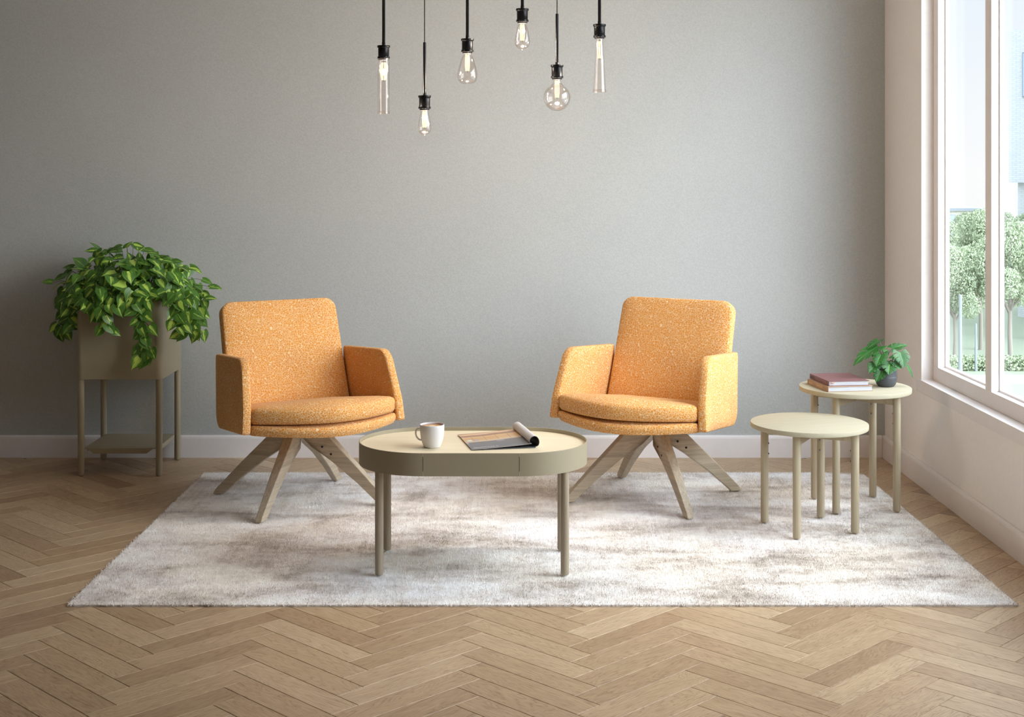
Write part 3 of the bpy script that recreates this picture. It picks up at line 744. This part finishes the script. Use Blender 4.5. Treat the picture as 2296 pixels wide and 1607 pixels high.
# ------------------------------------------------------------------ leaves
def leaf_data(L, Wd, fold=0.18, curl=0.35, heart=True, slits=0, nu=9, nv=3, rnd=0.0):
    """vertices (x across, y along, z up), faces, leafuv"""
    vs = []; uv = []; fs = []
    def wid(u):
        if heart: return (math.sin(PI*min(1, u*1.02+0.10)**0.72))**0.85*(1-0.35*u) if u < 0.98 else 0.0
        return math.sin(PI*u**0.8)
    m = max(wid(i/40) for i in range(41))
    for i in range(nu+1):
        u = i/nu; w_ = Wd/2*wid(u)/m
        back = 0.12*L*(1-u)**6 if heart else 0
        for j in range(-nv, nv+1):
            v = j/nv
            x = v*w_
            yy = L*u-back*abs(v)**1.5*1.4
            z = fold*abs(x)-curl*L*u*u*0.5-0.25*abs(v)**3*w_*0.5
            vs.append((x, yy, z)); uv.append((v, u, rnd))
    row = 2*nv+1
    for i in range(nu):
        for j in range(2*nv):
            if slits:
                v = abs((j+0.5)/nv-1); u = (i+0.5)/nu
                ph = (u*slits-v*0.9) % 1.0
                if v > 0.36 and ph < 0.10+0.26*(v-0.36) and 0.10 < u < 0.82: continue
            a = i*row+j; fs.append((a, a+1, a+row+1, a+row))
    return vs, fs, uv
class LeafMesh:
    def __init__(s): s.V = []; s.F = []; s.U = []
    def add(s, base, tdir, nrm, L, Wd, **k):
        y = Vector(tdir).normalized(); n = Vector(nrm); n = (n-y*n.dot(y)).normalized(); x = y.cross(n)
        vs, fs, uv = leaf_data(L, Wd, **k); b = len(s.V); B = Vector(base)
        s.V += [tuple(B+x*p[0]+y*p[1]+n*p[2]) for p in vs]; s.F += [tuple(b+i for i in f) for f in fs]; s.U += uv
    def build(s, name, mat, parent, sub=0, solid=0):
        me = bpy.data.meshes.new(name); me.from_pydata(s.V, [], s.F)
        at = me.attributes.new('leafuv', 'FLOAT_VECTOR', 'POINT'); at.data.foreach_set('vector', np.array(s.U, dtype=np.float32).ravel())
        return mobj(name, me, mat, parent, smooth=True, subsurf=sub, solid=solid)

# ------------------------------------------------------------------ planter stand and trailing plant
PC = Vector((-1.7895, 6.52, 0))
pl = empty('planter', PC, label='tall taupe metal planter box on four legs with a low shelf', cat='planter')
bm = bmesh.new()
hx, hy, zb, zt = 0.1975, 0.198, 0.447, 0.823
po = round_poly([(-hx, -hy), (hx, -hy), (hx, hy), (-hx, hy)], 0.028, 8); pi_ = round_poly([(-hx+.003, -hy+.003), (hx-.003, -hy+.003), (hx-.003, hy-.003), (-hx+.003, hy-.003)], 0.025, 8)
n = len(po)
R1 = [bm.verts.new((x, y, zb)) for x, y in po]; R2 = [bm.verts.new((x, y, zt)) for x, y in po]; R3 = [bm.verts.new((x, y, zt)) for x, y in pi_]; R4 = [bm.verts.new((x, y, zb+0.25)) for x, y in pi_]
for a, b in ((R1, R2), (R2, R3), (R3, R4)):
    for i in range(n): bm.faces.new((a[i], a[(i+1) % n], b[(i+1) % n], b[i]))
bm.faces.new(R1[::-1]); bm.faces.new(R4)
obj('planter_box', bm, M_METAL, pl, bevel=0.001, segs=2, angle=60)
for sx in (-1, 1):
    for sy in (-1, 1):
        bm = bmesh.new()
        lathe(bm, [(0, 0), (0.008, 0.0006), (0.0118, 0.003), (0.0142, 0.007), (0.0150, 0.013), (0.0150, zb), (0, zb)], seg=32)
        leg = obj('leg', bm, M_METAL, pl); leg.location = (sx*0.1795, sy*0.177, 0)
bm = bmesh.new()
boxmm(bm, (-0.168, -0.178, 0.1255), (0.168, 0.178, 0.1275))
sh = obj('shelf', bm, M_METAL, pl, smooth=False)
bm = bmesh.new()
for sy in (-1, 1):
    prism(bm, [(-0.152, 0.1255), (0.152, 0.1255), (0.122, 0.104), (-0.122, 0.104)], sy*0.1765, sy*0.1785, fn=lambda u, v, h: (u, h, v))
for sx in (-1, 1):
    prism(bm, [(-0.152, 0.1255), (0.152, 0.1255), (0.122, 0.104), (-0.122, 0.104)], sx*0.1645, sx*0.1665, fn=lambda u, v, h: (h, u, v))
obj('folded_lip', bm, M_METAL, sh, smooth=False)

M_POTHOS = mat_leaf('variegated_leaf', srgb(62, 104, 44), srgb(106, 156, 58), srgb(198, 230, 102), 0.60)
M_VINE = plain('vine_green', srgb(74, 92, 44), 0.6)
tp = empty('trailing_plant', (PC.x, PC.y, 0.70), label='bushy trailing plant with heart-shaped green and lime leaves in the metal planter', cat='plant')
rnd = random.Random(11)
lm = LeafMesh(); vine = bmesh.new()
O = Vector((PC.x, PC.y, 0.70))
def pothos_leaf(p, outward, size=1.0, droop=0.8):
    L = rnd.uniform(0.052, 0.080)*size; w_ = L*rnd.uniform(0.78, 0.95)
    out = outward.normalized()
    td = out*rnd.uniform(0.2, 0.8)+Vector((0, 0, -1))*rnd.uniform(droop*0.45, droop*1.2)+Vector((rnd.uniform(-.6, .6), rnd.uniform(-.35, .25), rnd.uniform(-.2, .35)))
    nr = out*rnd.uniform(0.3, 1.0)+Vector((0.25, -0.45, 0.55))+Vector((rnd.uniform(-.5, .5), rnd.uniform(-.4, .4), rnd.uniform(-.3, .5)))
    lm.add(p-O, td, nr, L, w_, fold=rnd.uniform(0.1, 0.45), curl=rnd.uniform(0.1, 0.6), rnd=rnd.random(), nu=8, nv=2)
# dome of leaves on arching stems
core = Vector((PC.x, PC.y, 0.78))
def dome_pt(th, ph, s):
    return core+Vector((0.345*s*math.cos(ph)*math.cos(th), 0.27*s*math.cos(ph)*math.sin(th), 0.275*s*math.sin(ph)))
for i in range(330):
    th = rnd.uniform(0, 2*PI) if i % 3 else rnd.uniform(-PI*0.95, -PI*0.05)
    ph = math.asin(rnd.uniform(0.03, 1.0))
    s = rnd.uniform(0.72, 1.04) if i % 4 else rnd.uniform(0.45, 0.8)
    p = dome_pt(th, ph, s)
    p.x += 0.02*math.sin(7*th)
    outw = (p-core)
    if p.x < PC.x-0.31 and p.z < 0.87: continue
    pothos_leaf(p, outw)
    if i % 2 == 0:
        st = core+Vector((outw.x*0.30, outw.y*0.30, -0.10)); mid = st.lerp(p, 0.55)+Vector((0, 0, 0.05))
        tube(vine, [q-O for q in smooth_pts([st, mid, p], 4)], 0.0016, 5)
# sparse sprigs sticking out
for (px, py, dd) in ((100, 628, 6.45), (128, 612, 6.5), (488, 640, 6.45), (470, 622, 6.5), (300, 532, 6.5), (205, 548, 6.5), (375, 572, 6.4), (398, 575, 6.5), (268, 537, 6.5), (330, 545, 6.45), (150, 590, 6.5), (440, 592, 6.5), (250, 545, 6.5), (478, 668, 6.45), (225, 560, 6.4), (345, 556, 6.5)):
    p = Vector(((px-CX)*dd/FPX, dd, EYE-(py-CY)*dd/FPX)); outw = p-core
    base = p-outw.normalized()*0.035
    td = Vector((outw.x, 0, 0)).normalized()*0.9+Vector((0, rnd.uniform(-.3, .1), rnd.uniform(-.4, .1)))
    lm.add(base-O, td, Vector((0.2, -0.55, 0.8)), 0.058, 0.042, fold=0.3, curl=0.3, rnd=rnd.random(), nu=8, nv=2)
    tube(vine, [q-O for q in smooth_pts([core+outw*0.4, core+outw*0.75+Vector((0, 0, 0.02)), base], 4)], 0.0011, 5)
# hanging vines: polylines of (px, py, depth)
hang = [
 [(262, 640, 6.36), (256, 670, 6.27), (232, 700, 6.26), (248, 722, 6.26), (228, 732, 6.26), (255, 742, 6.27)],
 [(240, 640, 6.36), (238, 672, 6.28), (222, 692, 6.28), (205, 722, 6.28)],
 [(305, 640, 6.36), (300, 668, 6.27), (302, 690, 6.26), (318, 705, 6.26), (312, 725, 6.26), (322, 750, 6.26), (316, 775, 6.26), (328, 795, 6.26), (312, 806, 6.26)],
 [(330, 640, 6.36), (322, 668, 6.27), (332, 690, 6.26), (318, 712, 6.26), (335, 735, 6.26), (320, 762, 6.26), (336, 780, 6.26), (330, 805, 6.26)],
 [(170, 620, 6.45), (155, 655, 6.42), (150, 690, 6.42), (160, 715, 6.42), (140, 735, 6.42), (152, 748, 6.42)],
 [(165, 610, 6.5), (142, 650, 6.5), (148, 690, 6.5), (138, 720, 6.5), (128, 742, 6.5)],
 [(180, 625, 6.4), (165, 665, 6.34), (158, 700, 6.36), (168, 735, 6.38)],
 [(400, 620, 6.35), (395, 660, 6.28), (398, 695, 6.28), (392, 720, 6.28), (404, 742, 6.28), (412, 750, 6.28)],
 [(430, 620, 6.4), (432, 660, 6.35), (425, 690, 6.35), (438, 715, 6.35), (430, 738, 6.35)],
 [(440, 615, 6.5), (448, 650, 6.5), (442, 680, 6.5), (452, 705, 6.5), (440, 728, 6.5), (455, 745, 6.5)],
 [(415, 620, 6.4), (412, 660, 6.3), (418, 700, 6.3), (410, 730, 6.3), (425, 745, 6.3), (440, 742, 6.3), (452, 750, 6.3)],
 [(452, 620, 6.5), (455, 660, 6.5), (446, 690, 6.5), (455, 720, 6.5)],
 [(385, 630, 6.35), (388, 668, 6.29), (394, 700, 6.29)],
 [(185, 640, 6.33), (192, 668, 6.29), (186, 690, 6.29)],
]
for hv in hang:
    P = [Vector(((x-CX)*d/FPX, d, EYE-(y-CY)*d/FPX)) for x, y, d in hv]
    P[0] = core+(P[1]-core)*0.55+Vector((0, 0, 0.035))
    sp = smooth_pts(P, 6); tube(vine, [q-O for q in sp], 0.0017, 6)
    acc = 0.0; side = 1
    for i in range(1, len(sp)):
        acc += (sp[i]-sp[i-1]).length
        if acc > 0.027:
            acc = 0; side = -side
            fr = sp[i]; outw = Vector((fr.x-PC.x, fr.y-PC.y, 0))
            L = rnd.uniform(0.050, 0.070)
            td = Vector((side*rnd.uniform(0.2, 0.9), rnd.uniform(-0.45, 0.0), rnd.uniform(-1.1, -0.35)))
            nr = Vector((rnd.uniform(-0.3, 0.5), -1.0, rnd.uniform(0.2, 0.9)))
            q0 = fr+Vector((side*0.008, -0.012, 0.003)); tube(vine, [fr-O, q0-O], 0.0010, 4)
            lm.add(q0-O, td, nr, L, L*rnd.uniform(0.78, 0.92), fold=rnd.uniform(0.1, 0.45), curl=rnd.uniform(0.1, 0.5), rnd=rnd.random(), nu=8, nv=2)
lm.build('foliage', M_POTHOS, tp, sub=1); obj('vines', vine, M_VINE, tp)
bm = bmesh.new(); prism(bm, round_poly([(-0.19, -0.19), (0.19, -0.19), (0.19, 0.19), (-0.19, 0.19)], 0.02, 4), 0.0, 0.04)
obj('soil', bm, plain('dark_soil', srgb(46, 36, 28), 0.95), tp, smooth=False)

# ------------------------------------------------------------------ split-leaf plant on the side table
PP = Vector((1.574, 5.752, 0.5052))
mp = empty('potted_plant', PP, label='small split-leaf plant in a dark grey ridged pot beside the books', cat='plant')
bm = bmesh.new()
pr = [(0, 0), (0.028, 0), (0.033, 0.002), (0.038, 0.008), (0.042, 0.017), (0.0443, 0.028), (0.0450, 0.038)]
for k in range(5): z = 0.042+k*0.0062; pr += [(0.0448, z), (0.0437, z+0.0022), (0.0446, z+0.0045)]
pr += [(0.0442, 0.076), (0.0432, 0.0785), (0.0415, 0.078), (0.041, 0.072), (0.0405, 0.062), (0, 0.062)]
lathe(bm, pr, seg=56); obj('pot', bm, plain('dark_grey_ceramic', srgb(74, 76, 79), 0.45), mp)
bm = bmesh.new(); lathe(bm, [(0, 0.069), (0.0405, 0.069), (0.0405, 0.063), (0, 0.063)], seg=32); obj('soil', bm, bpy.data.materials['dark_soil'], mp, smooth=False)
M_MON = mat_leaf('glossy_split_leaf', srgb(36, 84, 34), srgb(66, 124, 52), srgb(120, 168, 84), 0.12)
def zp(x, y, d):
    px, py = 1780+x/7.917, 750+y/7.917
    return Vector(((px-CX)*d/FPX, d, EYE-(py-CY)*d/FPX))
ML = [ # base, tip, width m, normal, curl, depth base/tip
 ((1500, 100), (1270, 290), 0.060, (-0.5, -0.25, 0.85), 0.25, 5.78, 5.74),
 ((1490, 215), (1010, 610), 0.078, (-0.45, -0.50, 0.75), 0.40, 5.76, 5.68),
 ((1545, 345), (1450, 600), 0.066, (-0.25, -0.8, 0.45), 0.3, 5.73, 5.68),
 ((1440, 535), (1315, 705), 0.052, (-0.2, -0.85, 0.5), 0.3, 5.71, 5.68),
 ((1545, 640), (1445, 872), 0.056, (-0.3, -0.9, 0.2), 0.2, 5.70, 5.68),
 ((1690, 490), (1680, 742), 0.084, (0.05, -0.72, 0.7), 0.3, 5.72, 5.66),
 ((1880, 310), (1960, 630), 0.080, (0.25, -0.80, 0.5), 0.3, 5.73, 5.69),
 ((1745, 250), (2040, 195), 0.052, (0.1, -0.45, 0.9), 0.55, 5.77, 5.80),
 ((2010, 560), (2135, 825), 0.042, (0.8, -0.45, 0.35), 0.25, 5.74, 5.74),
 ((1790, 450), (2090, 400), 0.060, (0.1, -0.4, 0.9), 0.4, 5.80, 5.84),
 ((1580, 310), (1690, 275), 0.040, (0.0, -0.5, 0.8), 0.3, 5.82, 5.84),
 ((1640, 500), (1490, 545), 0.040, (-0.1, -0.7, 0.7), 0.3, 5.73, 5.70),
 ((1770, 480), (1930, 640), 0.050, (0.3, -0.7, 0.6), 0.3, 5.72, 5.69),
]
for (b, tt, w_, nr, cu, d0, d1) in ML:
    B = zp(*b, d0); T = zp(*tt, d1); l_ = LeafMesh(); L = (T-B).length
    y = (T-B).normalized(); n = Vector(nr); n = (n-y*n.dot(y)).normalized()
    # aim so that the curled tip lands on T
    T2 = T+n*cu*L*0.5; L2 = (T2-B).length
    l_.add(B-PP, T2-B, n, L2, w_, fold=0.22, curl=cu*L/L2, rnd=rnd.random()*0.3, nu=84, nv=18, slits=4.6 if w_ > 0.045 else 0)
    lf = l_.build('leaf', M_MON, mp)
    st = PP+Vector((rnd.uniform(-0.014, 0.014), rnd.uniform(-0.012, 0.012), 0.068)); md = st.lerp(B, 0.55)+Vector((0, 0, 0.018))
    bm = bmesh.new(); tube(bm, [q-PP for q in smooth_pts([st, md, B], 6)], [0.0016]*13, 7); obj('stem', bm, plain('stem_green', srgb(56, 74, 44), 0.5) if 'stem_green' not in bpy.data.materials else bpy.data.materials['stem_green'], mp)

# ------------------------------------------------------------------ pendant lamps
LS = 5.3/FPX
def zl(py): return EYE-(py-CY)*LS
def pendant(px, sock_y, rod_top, bulb, bulb_end, hw, label):
    x = (px-CX)*LS; y = 5.3; z_s = zl(sock_y); z_b = z_s-0.0565
    root = empty('pendant_lamp', (x, y, z_b), 0, label, 'lamp', 'pendant lamps with bare bulbs')
    sock = [(0, 0.0565), (0.0245, 0.0565), (0.0248, 0.055), (0.0248, 0.0500), (0.0240, 0.0485), (0.0215, 0.047), (0.0212, 0.045), (0.0212, 0.014), (0.0222, 0.013), (0.0228, 0.010), (0.0225, 0.006), (0.0195, 0.005), (0.0190, 0.0), (0, 0.0)]
    bm = bmesh.new(); lathe(bm, sock, seg=48); s_ = obj('socket', bm, M_BLACK, root, bevel=0.0004, segs=2, angle=50)
    bm = bmesh.new()
    for k in range(12):
        a = 2*PI*k/12; box(bm, (0.0226*math.cos(a), 0.0226*math.sin(a), 0.0095), (0.002, 0.006, 0.008), Matrix.Rotation(a, 3, 'Z'))
    obj('grip_ring', bm, M_GUNMETAL, s_, smooth=False)
    zc = ZC-z_b
    rt = zc-0.02 if rod_top is None else zl(rod_top)-z_b
    bm = bmesh.new(); lathe(bm, [(0, 0.056), (0.0068, 0.056), (0.0068, 0.068), (0.0060, 0.069), (0.0060, rt), (0, rt)], seg=20); obj('rod', bm, M_BLACK, root)
    if rod_top is not None:
        bm = bmesh.new(); tube(bm, [(0, 0, rt-0.005), (0, 0, zc-0.02)], 0.0017, 8); obj('cable', bm, M_CABLE, root)
    bm = bmesh.new(); lathe(bm, [(0, zc-0.025), (0.05, zc-0.025), (0.055, zc-0.02), (0.055, zc-0.0005), (0, zc-0.0005)], seg=32); obj('ceiling_canopy', bm, M_BLACK, root)
    H_ = z_b-zl(bulb_end); R_ = hw*LS
    if bulb == 'tube': pr = [(0, -H_), (R_*0.9, -H_), (R_, -H_+0.003), (R_, -0.004), (R_*0.96, 0.0), (R_*0.7, 0.002)]
    elif bulb == 'cone': pr = [(0, -H_), (R_*0.95, -H_), (R_, -H_+0.003), (0.0138, -0.01), (0.0135, 0.001)]
    elif bulb == 'globe':
        rc = R_; cz = -H_+rc; pr = [(0, -H_)]
        for k in range(1, 15):
            a = -PI/2+k*(PI/2+math.radians(58))/14; pr.append((rc*math.cos(a), cz+rc*math.sin(a)))
        zt_ = pr[-1][1]; pr += [(0.0155, zt_*0.45), (0.0145, 0.001)]
    elif bulb == 'pear':   # smooth bottom
        pr = [(0, -H_), (R_*0.45, -H_+0.001), (R_*0.75, -H_*0.945), (R_*0.93, -H_*0.85), (R_, -H_*0.72), (R_*0.96, -H_*0.58), (R_*0.80, -H_*0.38), (R_*0.62, -H_*0.18), (0.0152, -0.005), (0.0145, 0.001)]
    else:                  # pear with nipple
        pr = [(0, -H_), (0.002, -H_+0.0005), (0.0035, -H_+0.004), (R_*0.45, -H_*0.93), (R_*0.75, -H_*0.87), (R_*0.94, -H_*0.78), (R_, -H_*0.68), (R_*0.97, -H_*0.58), (R_*0.84, -H_*0.38), (R_*0.68, -H_*0.18), (0.0150, -0.005), (0.0140, 0.001)]
    P_ = [(p.x, p.y) for p in smooth_pts([(a, b) for a, b in pr], 4)]
    P_ = [(max(0, a), b) for a, b in P_]
    bm = bmesh.new(); lathe(bm, P_, seg=48); obj('bulb_glass', bm, M_BULB, root)
    fl = {'tube': 0.067, 'cone': 0.065, 'globe': 0.066, 'pear': 0.064, 'nip': 0.063}[bulb]
    f0 = 0.009 if bulb in ('tube', 'cone') else 0.003
    bm = bmesh.new(); rr_ = 0.0082
    for k in range(6):
        a = 2*PI*k/6+0.3; q = (rr_*math.cos(a), rr_*math.sin(a)); bow = 1.35 if bulb == 'tube' else 1.0
        tube(bm, [(q[0]*0.8, q[1]*0.8, -f0), (q[0]*bow, q[1]*bow, -f0-fl*0.25), (q[0]*bow, q[1]*bow, -f0-fl*0.75), (q[0]*0.8, q[1]*0.8, -f0-fl)], 0.0014, 6)
    obj('filament', bm, M_FIL, root)
    bm = bmesh.new(); tube(bm, [(0, 0, 0.0), (0, 0, -f0-fl-0.006)], 0.0007, 6); obj('filament_support', bm, M_CABLE, root)
    L_ = bpy.data.lights.new('bulb_light', 'POINT'); L_.energy = 9.0; L_.color = (1.0, 0.86, 0.70); L_.shadow_soft_size = 0.012
    lo = bpy.data.objects.new('bulb_light', L_); C.objects.link(lo); lo.parent = root; lo.location = (0, 0, -f0-fl*0.5)
pendant(860.2, 102, None, 'tube', 248.8, 13.2, 'black pendant lamp with a straight tube bulb, leftmost of six')
pendant(952.0, 214, 95, 'nip', 305, 15.2, 'black pendant lamp with small pointed bulb, lowest of six, on a thin cable')
pendant(1048.0, 87, None, 'pear', 188, 22.5, 'black rod pendant lamp with a large smooth pear bulb, third from left')
pendant(1171.2, 19.5, None, 'nip', 113, 17.4, 'black rod pendant lamp hung highest, with a small pointed pear bulb')
pendant(1249.0, 145.5, 31, 'globe', 249, 30.3, 'black pendant lamp with a round globe bulb on a thin cable')
pendant(1344.2, 54.5, None, 'cone', 201, 14.2, 'black pendant lamp with a flared cone bulb, rightmost of six')

# ------------------------------------------------------------------ outside the window; distance haze is put into the pale colours
def ground_strip(name, y0, y1, z, mat):
    bm = bmesh.new(); boxmm(bm, (2.6, y0, z-0.3), (80, y1, z)); props(obj(name, bm, mat, smooth=False), kind='structure')
GZ = -7.0
M_PAVE = plain('pale_pavement', srgb(205, 204, 200), 0.9); M_LAWN = plain('hazed_lawn', srgb(142, 150, 128), 0.95)
ground_strip('street_ground', -20, 51.5, GZ, M_PAVE); ground_strip('lawn_ground', 51.5, 54.5, GZ+0.01, M_LAWN); ground_strip('path_ground', 54.5, 57, GZ, M_PAVE); ground_strip('park_ground', 57, 140, GZ+0.01, M_LAWN)
def mat_tree():
    t = NT('hazed_leaves'); v = t.coord('Object'); n = t.noise(v, 1.2, 4, 0.7); n2 = t.noise(v, 9, 2)
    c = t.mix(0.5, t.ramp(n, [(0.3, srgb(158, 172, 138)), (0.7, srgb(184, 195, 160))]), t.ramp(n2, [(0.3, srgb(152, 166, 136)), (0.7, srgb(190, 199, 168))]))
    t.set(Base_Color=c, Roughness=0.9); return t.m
M_TREE = mat_tree(); M_BARK = plain('hazed_bark', srgb(150, 142, 130), 0.9)
def make_tree(seed):
    rn = np.random.default_rng(seed)
    root = empty('street_tree', (0, 0, 0)); H_ = 6.0
    bm = bmesh.new(); tube(bm, [(0, 0, 0), (0.05, 0, 1.2), (0, 0.05, 2.6), (0.05, 0, 4.0)], [0.13, 0.11, 0.09, 0.04], 8)
    for k in range(5):
        a = k*1.256; tube(bm, [(0, 0, 1.9+k*0.1), (0.6*math.cos(a), 0.6*math.sin(a), 2.8), (1.1*math.cos(a), 1.1*math.sin(a), 3.8)], [0.06, 0.045, 0.02], 6)
    obj('trunk', bm, M_BARK, root)
    cl = []
    for k in range(26):
        a = rn.uniform(0, 2*np.pi); r = rn.uniform(0, 1.5); z = rn.uniform(2.4, 5.4); r *= 1-0.45*max(0, (z-3.9)/1.6)
        cl.append((r*np.cos(a), r*np.sin(a), z, rn.uniform(0.45, 0.8)))
    N = 30000; idx = rn.integers(0, len(cl), N); cl = np.array(cl)[idx]
    d = rn.normal(size=(N, 3)); d /= np.linalg.norm(d, axis=1)[:, None]
    p = cl[:, :3]+d*(cl[:, 3]*rn.uniform(0.75, 1.05, N))[:, None]
    a = rn.normal(size=(N, 3))+d*0.8; a /= np.linalg.norm(a, axis=1)[:, None]; b = np.cross(a, rn.normal(size=(N, 3))); b /= np.linalg.norm(b, axis=1)[:, None]; c_ = np.cross(a, b)
    s = rn.uniform(0.022, 0.050, N)[:, None]
    V = np.stack([p-b*s-c_*s*0.6, p+b*s-c_*s*0.6, p+b*s+c_*s*0.6, p-b*s+c_*s*0.6], 1).astype(np.float32)
    me = bpy.data.meshes.new('crown'); me.vertices.add(N*4); me.vertices.foreach_set('co', V.ravel()); me.loops.add(N*4); me.loops.foreach_set('vertex_index', np.arange(N*4, dtype=np.int32))
    me.polygons.add(N); me.polygons.foreach_set('loop_start', np.arange(0, N*4, 4, dtype=np.int32)); me.update(); me.validate()
    mobj('crown', me, M_TREE, root, smooth=False)
    return root
def at_px(px, d): return (px-CX)*d/FPX
tr0 = [make_tree(1), make_tree(2)]
trees = [  # px, depth, scale, label
 (2140, 60.5, 0.92, 'leafy green tree with a small crown, behind the street lamp, in the left window pane'),
 (2199, 65, 1.12, 'full green tree next to the window mullion, beyond the path'),
 (2266, 60, 1.10, 'full green tree in the right window pane, in front of the white building'),
 (2106, 69, 1.05, 'green tree half hidden by the left window frame'),
 (2238, 74, 1.14, 'green tree further back, just right of the window mullion'),
 (2318, 69, 1.12, 'green tree cut by the right edge of the view'),
 (2168, 79, 1.08, 'green tree in the back row below the brick building'),
]
used = [False, False]
for i, (px, d, s, lab) in enumerate(trees):
    k = i % 2
    t_ = tr0[k] if not used[k] else copy_tree(tr0[k]); used[k] = True
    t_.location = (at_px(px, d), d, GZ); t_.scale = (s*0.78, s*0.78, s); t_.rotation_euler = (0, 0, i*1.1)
    props(t_, lab, 'tree', 'trees across the street')
# hedge along the path
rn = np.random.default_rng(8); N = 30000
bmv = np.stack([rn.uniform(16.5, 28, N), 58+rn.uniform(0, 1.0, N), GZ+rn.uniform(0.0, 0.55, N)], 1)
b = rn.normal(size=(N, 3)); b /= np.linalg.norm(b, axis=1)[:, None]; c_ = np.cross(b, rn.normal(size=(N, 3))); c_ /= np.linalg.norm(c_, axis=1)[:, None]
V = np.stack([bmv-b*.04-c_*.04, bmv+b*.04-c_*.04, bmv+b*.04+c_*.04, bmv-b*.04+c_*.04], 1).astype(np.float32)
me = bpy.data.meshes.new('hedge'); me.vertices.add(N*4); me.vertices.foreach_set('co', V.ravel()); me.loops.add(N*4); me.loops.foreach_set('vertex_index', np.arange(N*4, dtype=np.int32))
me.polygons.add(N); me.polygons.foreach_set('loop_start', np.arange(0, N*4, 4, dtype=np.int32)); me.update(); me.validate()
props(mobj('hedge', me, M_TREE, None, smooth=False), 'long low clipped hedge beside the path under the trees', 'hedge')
# lamp posts
M_POST = plain('pale_grey_steel', srgb(138, 146, 148), 0.7)
def post(px, d, top_py, label, r):
    x = at_px(px, d); zt_ = EYE-(top_py-CY)*d/FPX
    root = empty('street_lamp', (x, d, GZ), 0, label, 'lamp post')
    bm = bmesh.new(); lathe(bm, [(0, 0), (r*1.25, 0), (r*1.25, 1.0), (r, 1.05), (r*0.8, zt_-GZ), (0, zt_-GZ)], seg=16); obj('pole', bm, M_POST, root)
    bm = bmesh.new(); lathe(bm, [(0, zt_-GZ), (r*0.8, zt_-GZ), (r*0.95, zt_-GZ+0.08), (r*0.95, zt_-GZ+0.5), (0, zt_-GZ+0.52)], seg=16); obj('lamp_head', bm, M_POST, root)
post(2153, 53, 690, 'tall pale grey street lamp standing on the lawn in the left window pane', 0.07)
post(2188, 58, 752, 'short slim street lamp beyond the path, near the window mullion', 0.045)
# brick building
def mat_brick(name, c1, c2, mortar, s):
    t = NT(name); v = t.coord('Object', scale=(1, 1, 1)); sep = t.new('ShaderNodeSeparateXYZ'); t.link(v, sep.inputs[0]); cb = t.new('ShaderNodeCombineXYZ')
    t.link(t.math('ADD', sep.outputs[0], sep.outputs[1]), cb.inputs[0]); t.link(sep.outputs[2], cb.inputs[1])
    b = t.new('ShaderNodeTexBrick'); b.inputs['Scale'].default_value = s; b.inputs['Color1'].default_value = c1; b.inputs['Color2'].default_value = c2; b.inputs['Mortar'].default_value = mortar
    t.link(cb.outputs[0], b.inputs['Vector']); t.set(Base_Color=b.outputs['Color'], Roughness=0.9); return t.m
M_BRICK = mat_brick('tan_brick', srgb(204, 200, 184), srgb(190, 186, 170), srgb(214, 211, 200), 1.4)
M_BGLASS = plain('blue_window_glass', srgb(176, 192, 214), 0.25); M_BFR = plain('dark_window_frame', srgb(150, 156, 164), 0.6)
D = 95.0
zt_ = EYE-(473-CY)*D/FPX
bb = empty('brick_building', (at_px(2170, D), D, GZ), 0, 'tan brick building with tall blue windows above the trees in the left window pane', 'building')
hb = zt_-GZ
bm = bmesh.new(); boxmm(bm, (-5.0, 0, 0), (1.35, 8, hb)); obj('wall', bm, M_BRICK, bb, smooth=False)
bm = bmesh.new(); boxmm(bm, (-5.1, -0.1, hb), (1.45, 8.1, hb+0.2)); obj('parapet', bm, M_BFR, bb, smooth=False)
for row in range(2):
    for px in (2100, 2130, 2163, 2197):
        x = at_px(px, D)-at_px(2170, D); z1 = hb-0.25-row*3.1
        bm = bmesh.new(); boxmm(bm, (x-0.36, -0.06, z1-1.55), (x+0.36, 0.05, z1)); f = obj('window', bm, M_BFR, bb, smooth=False)
        bm = bmesh.new()
        boxmm(bm, (x-0.30, -0.09, z1-1.50), (x+0.30, 0.0, z1-0.82)); boxmm(bm, (x-0.30, -0.09, z1-0.78), (x+0.30, 0.0, z1-0.05)); obj('pane', bm, M_BGLASS, f, smooth=False)
# white building on the right
D = 80.0
x0 = at_px(2262, D); ang = math.radians(-38)
wb = empty('white_building', (x0, D, GZ), 0, 'white tiled building with an overhanging upper block at the right edge of the view', 'building')
M_WB = mat_brick('white_tile', srgb(214, 217, 221), srgb(206, 209, 214), srgb(192, 195, 200), 2.2)
z_bot = EYE-(409-CY)*D/FPX-GZ; z_top = EYE-(70-CY)*D/FPX-GZ
# the long side runs towards the camera to the right: corner at x0
rotm = Matrix.Rotation(math.radians(-62), 4, 'Z')
def wbm(a, b_, name, mat, parent):
    bm = bmesh.new(); boxmm(bm, a, b_); bm.transform(rotm); return obj(name, bm, mat, parent, smooth=False)
wbm((0, 0, z_bot), (22, 12, z_top), 'upper_block', M_WB, wb)
wbm((0.35, 0.35, 0), (22, 11.5, z_bot), 'lower_block', M_WB, wb)
for i in range(4):
    for (zz, hh) in ((z_top-3.9, 2.6), (z_bot-3.2, 2.7), (z_bot-6.6, 2.7)):
        xo = 1.0+i*1.7 if zz > z_bot-3 else 0.9+i*1.5
        yo = -0.03 if zz > z_bot else 0.32
        f = wbm((xo, yo-0.02, zz), (xo+0.9, yo+0.1, zz+hh), 'window', M_BFR, wb)
        wbm((xo+0.08, yo-0.05, zz+0.08), (xo+0.82, yo, zz+hh-0.08), 'pane', M_BGLASS, f)
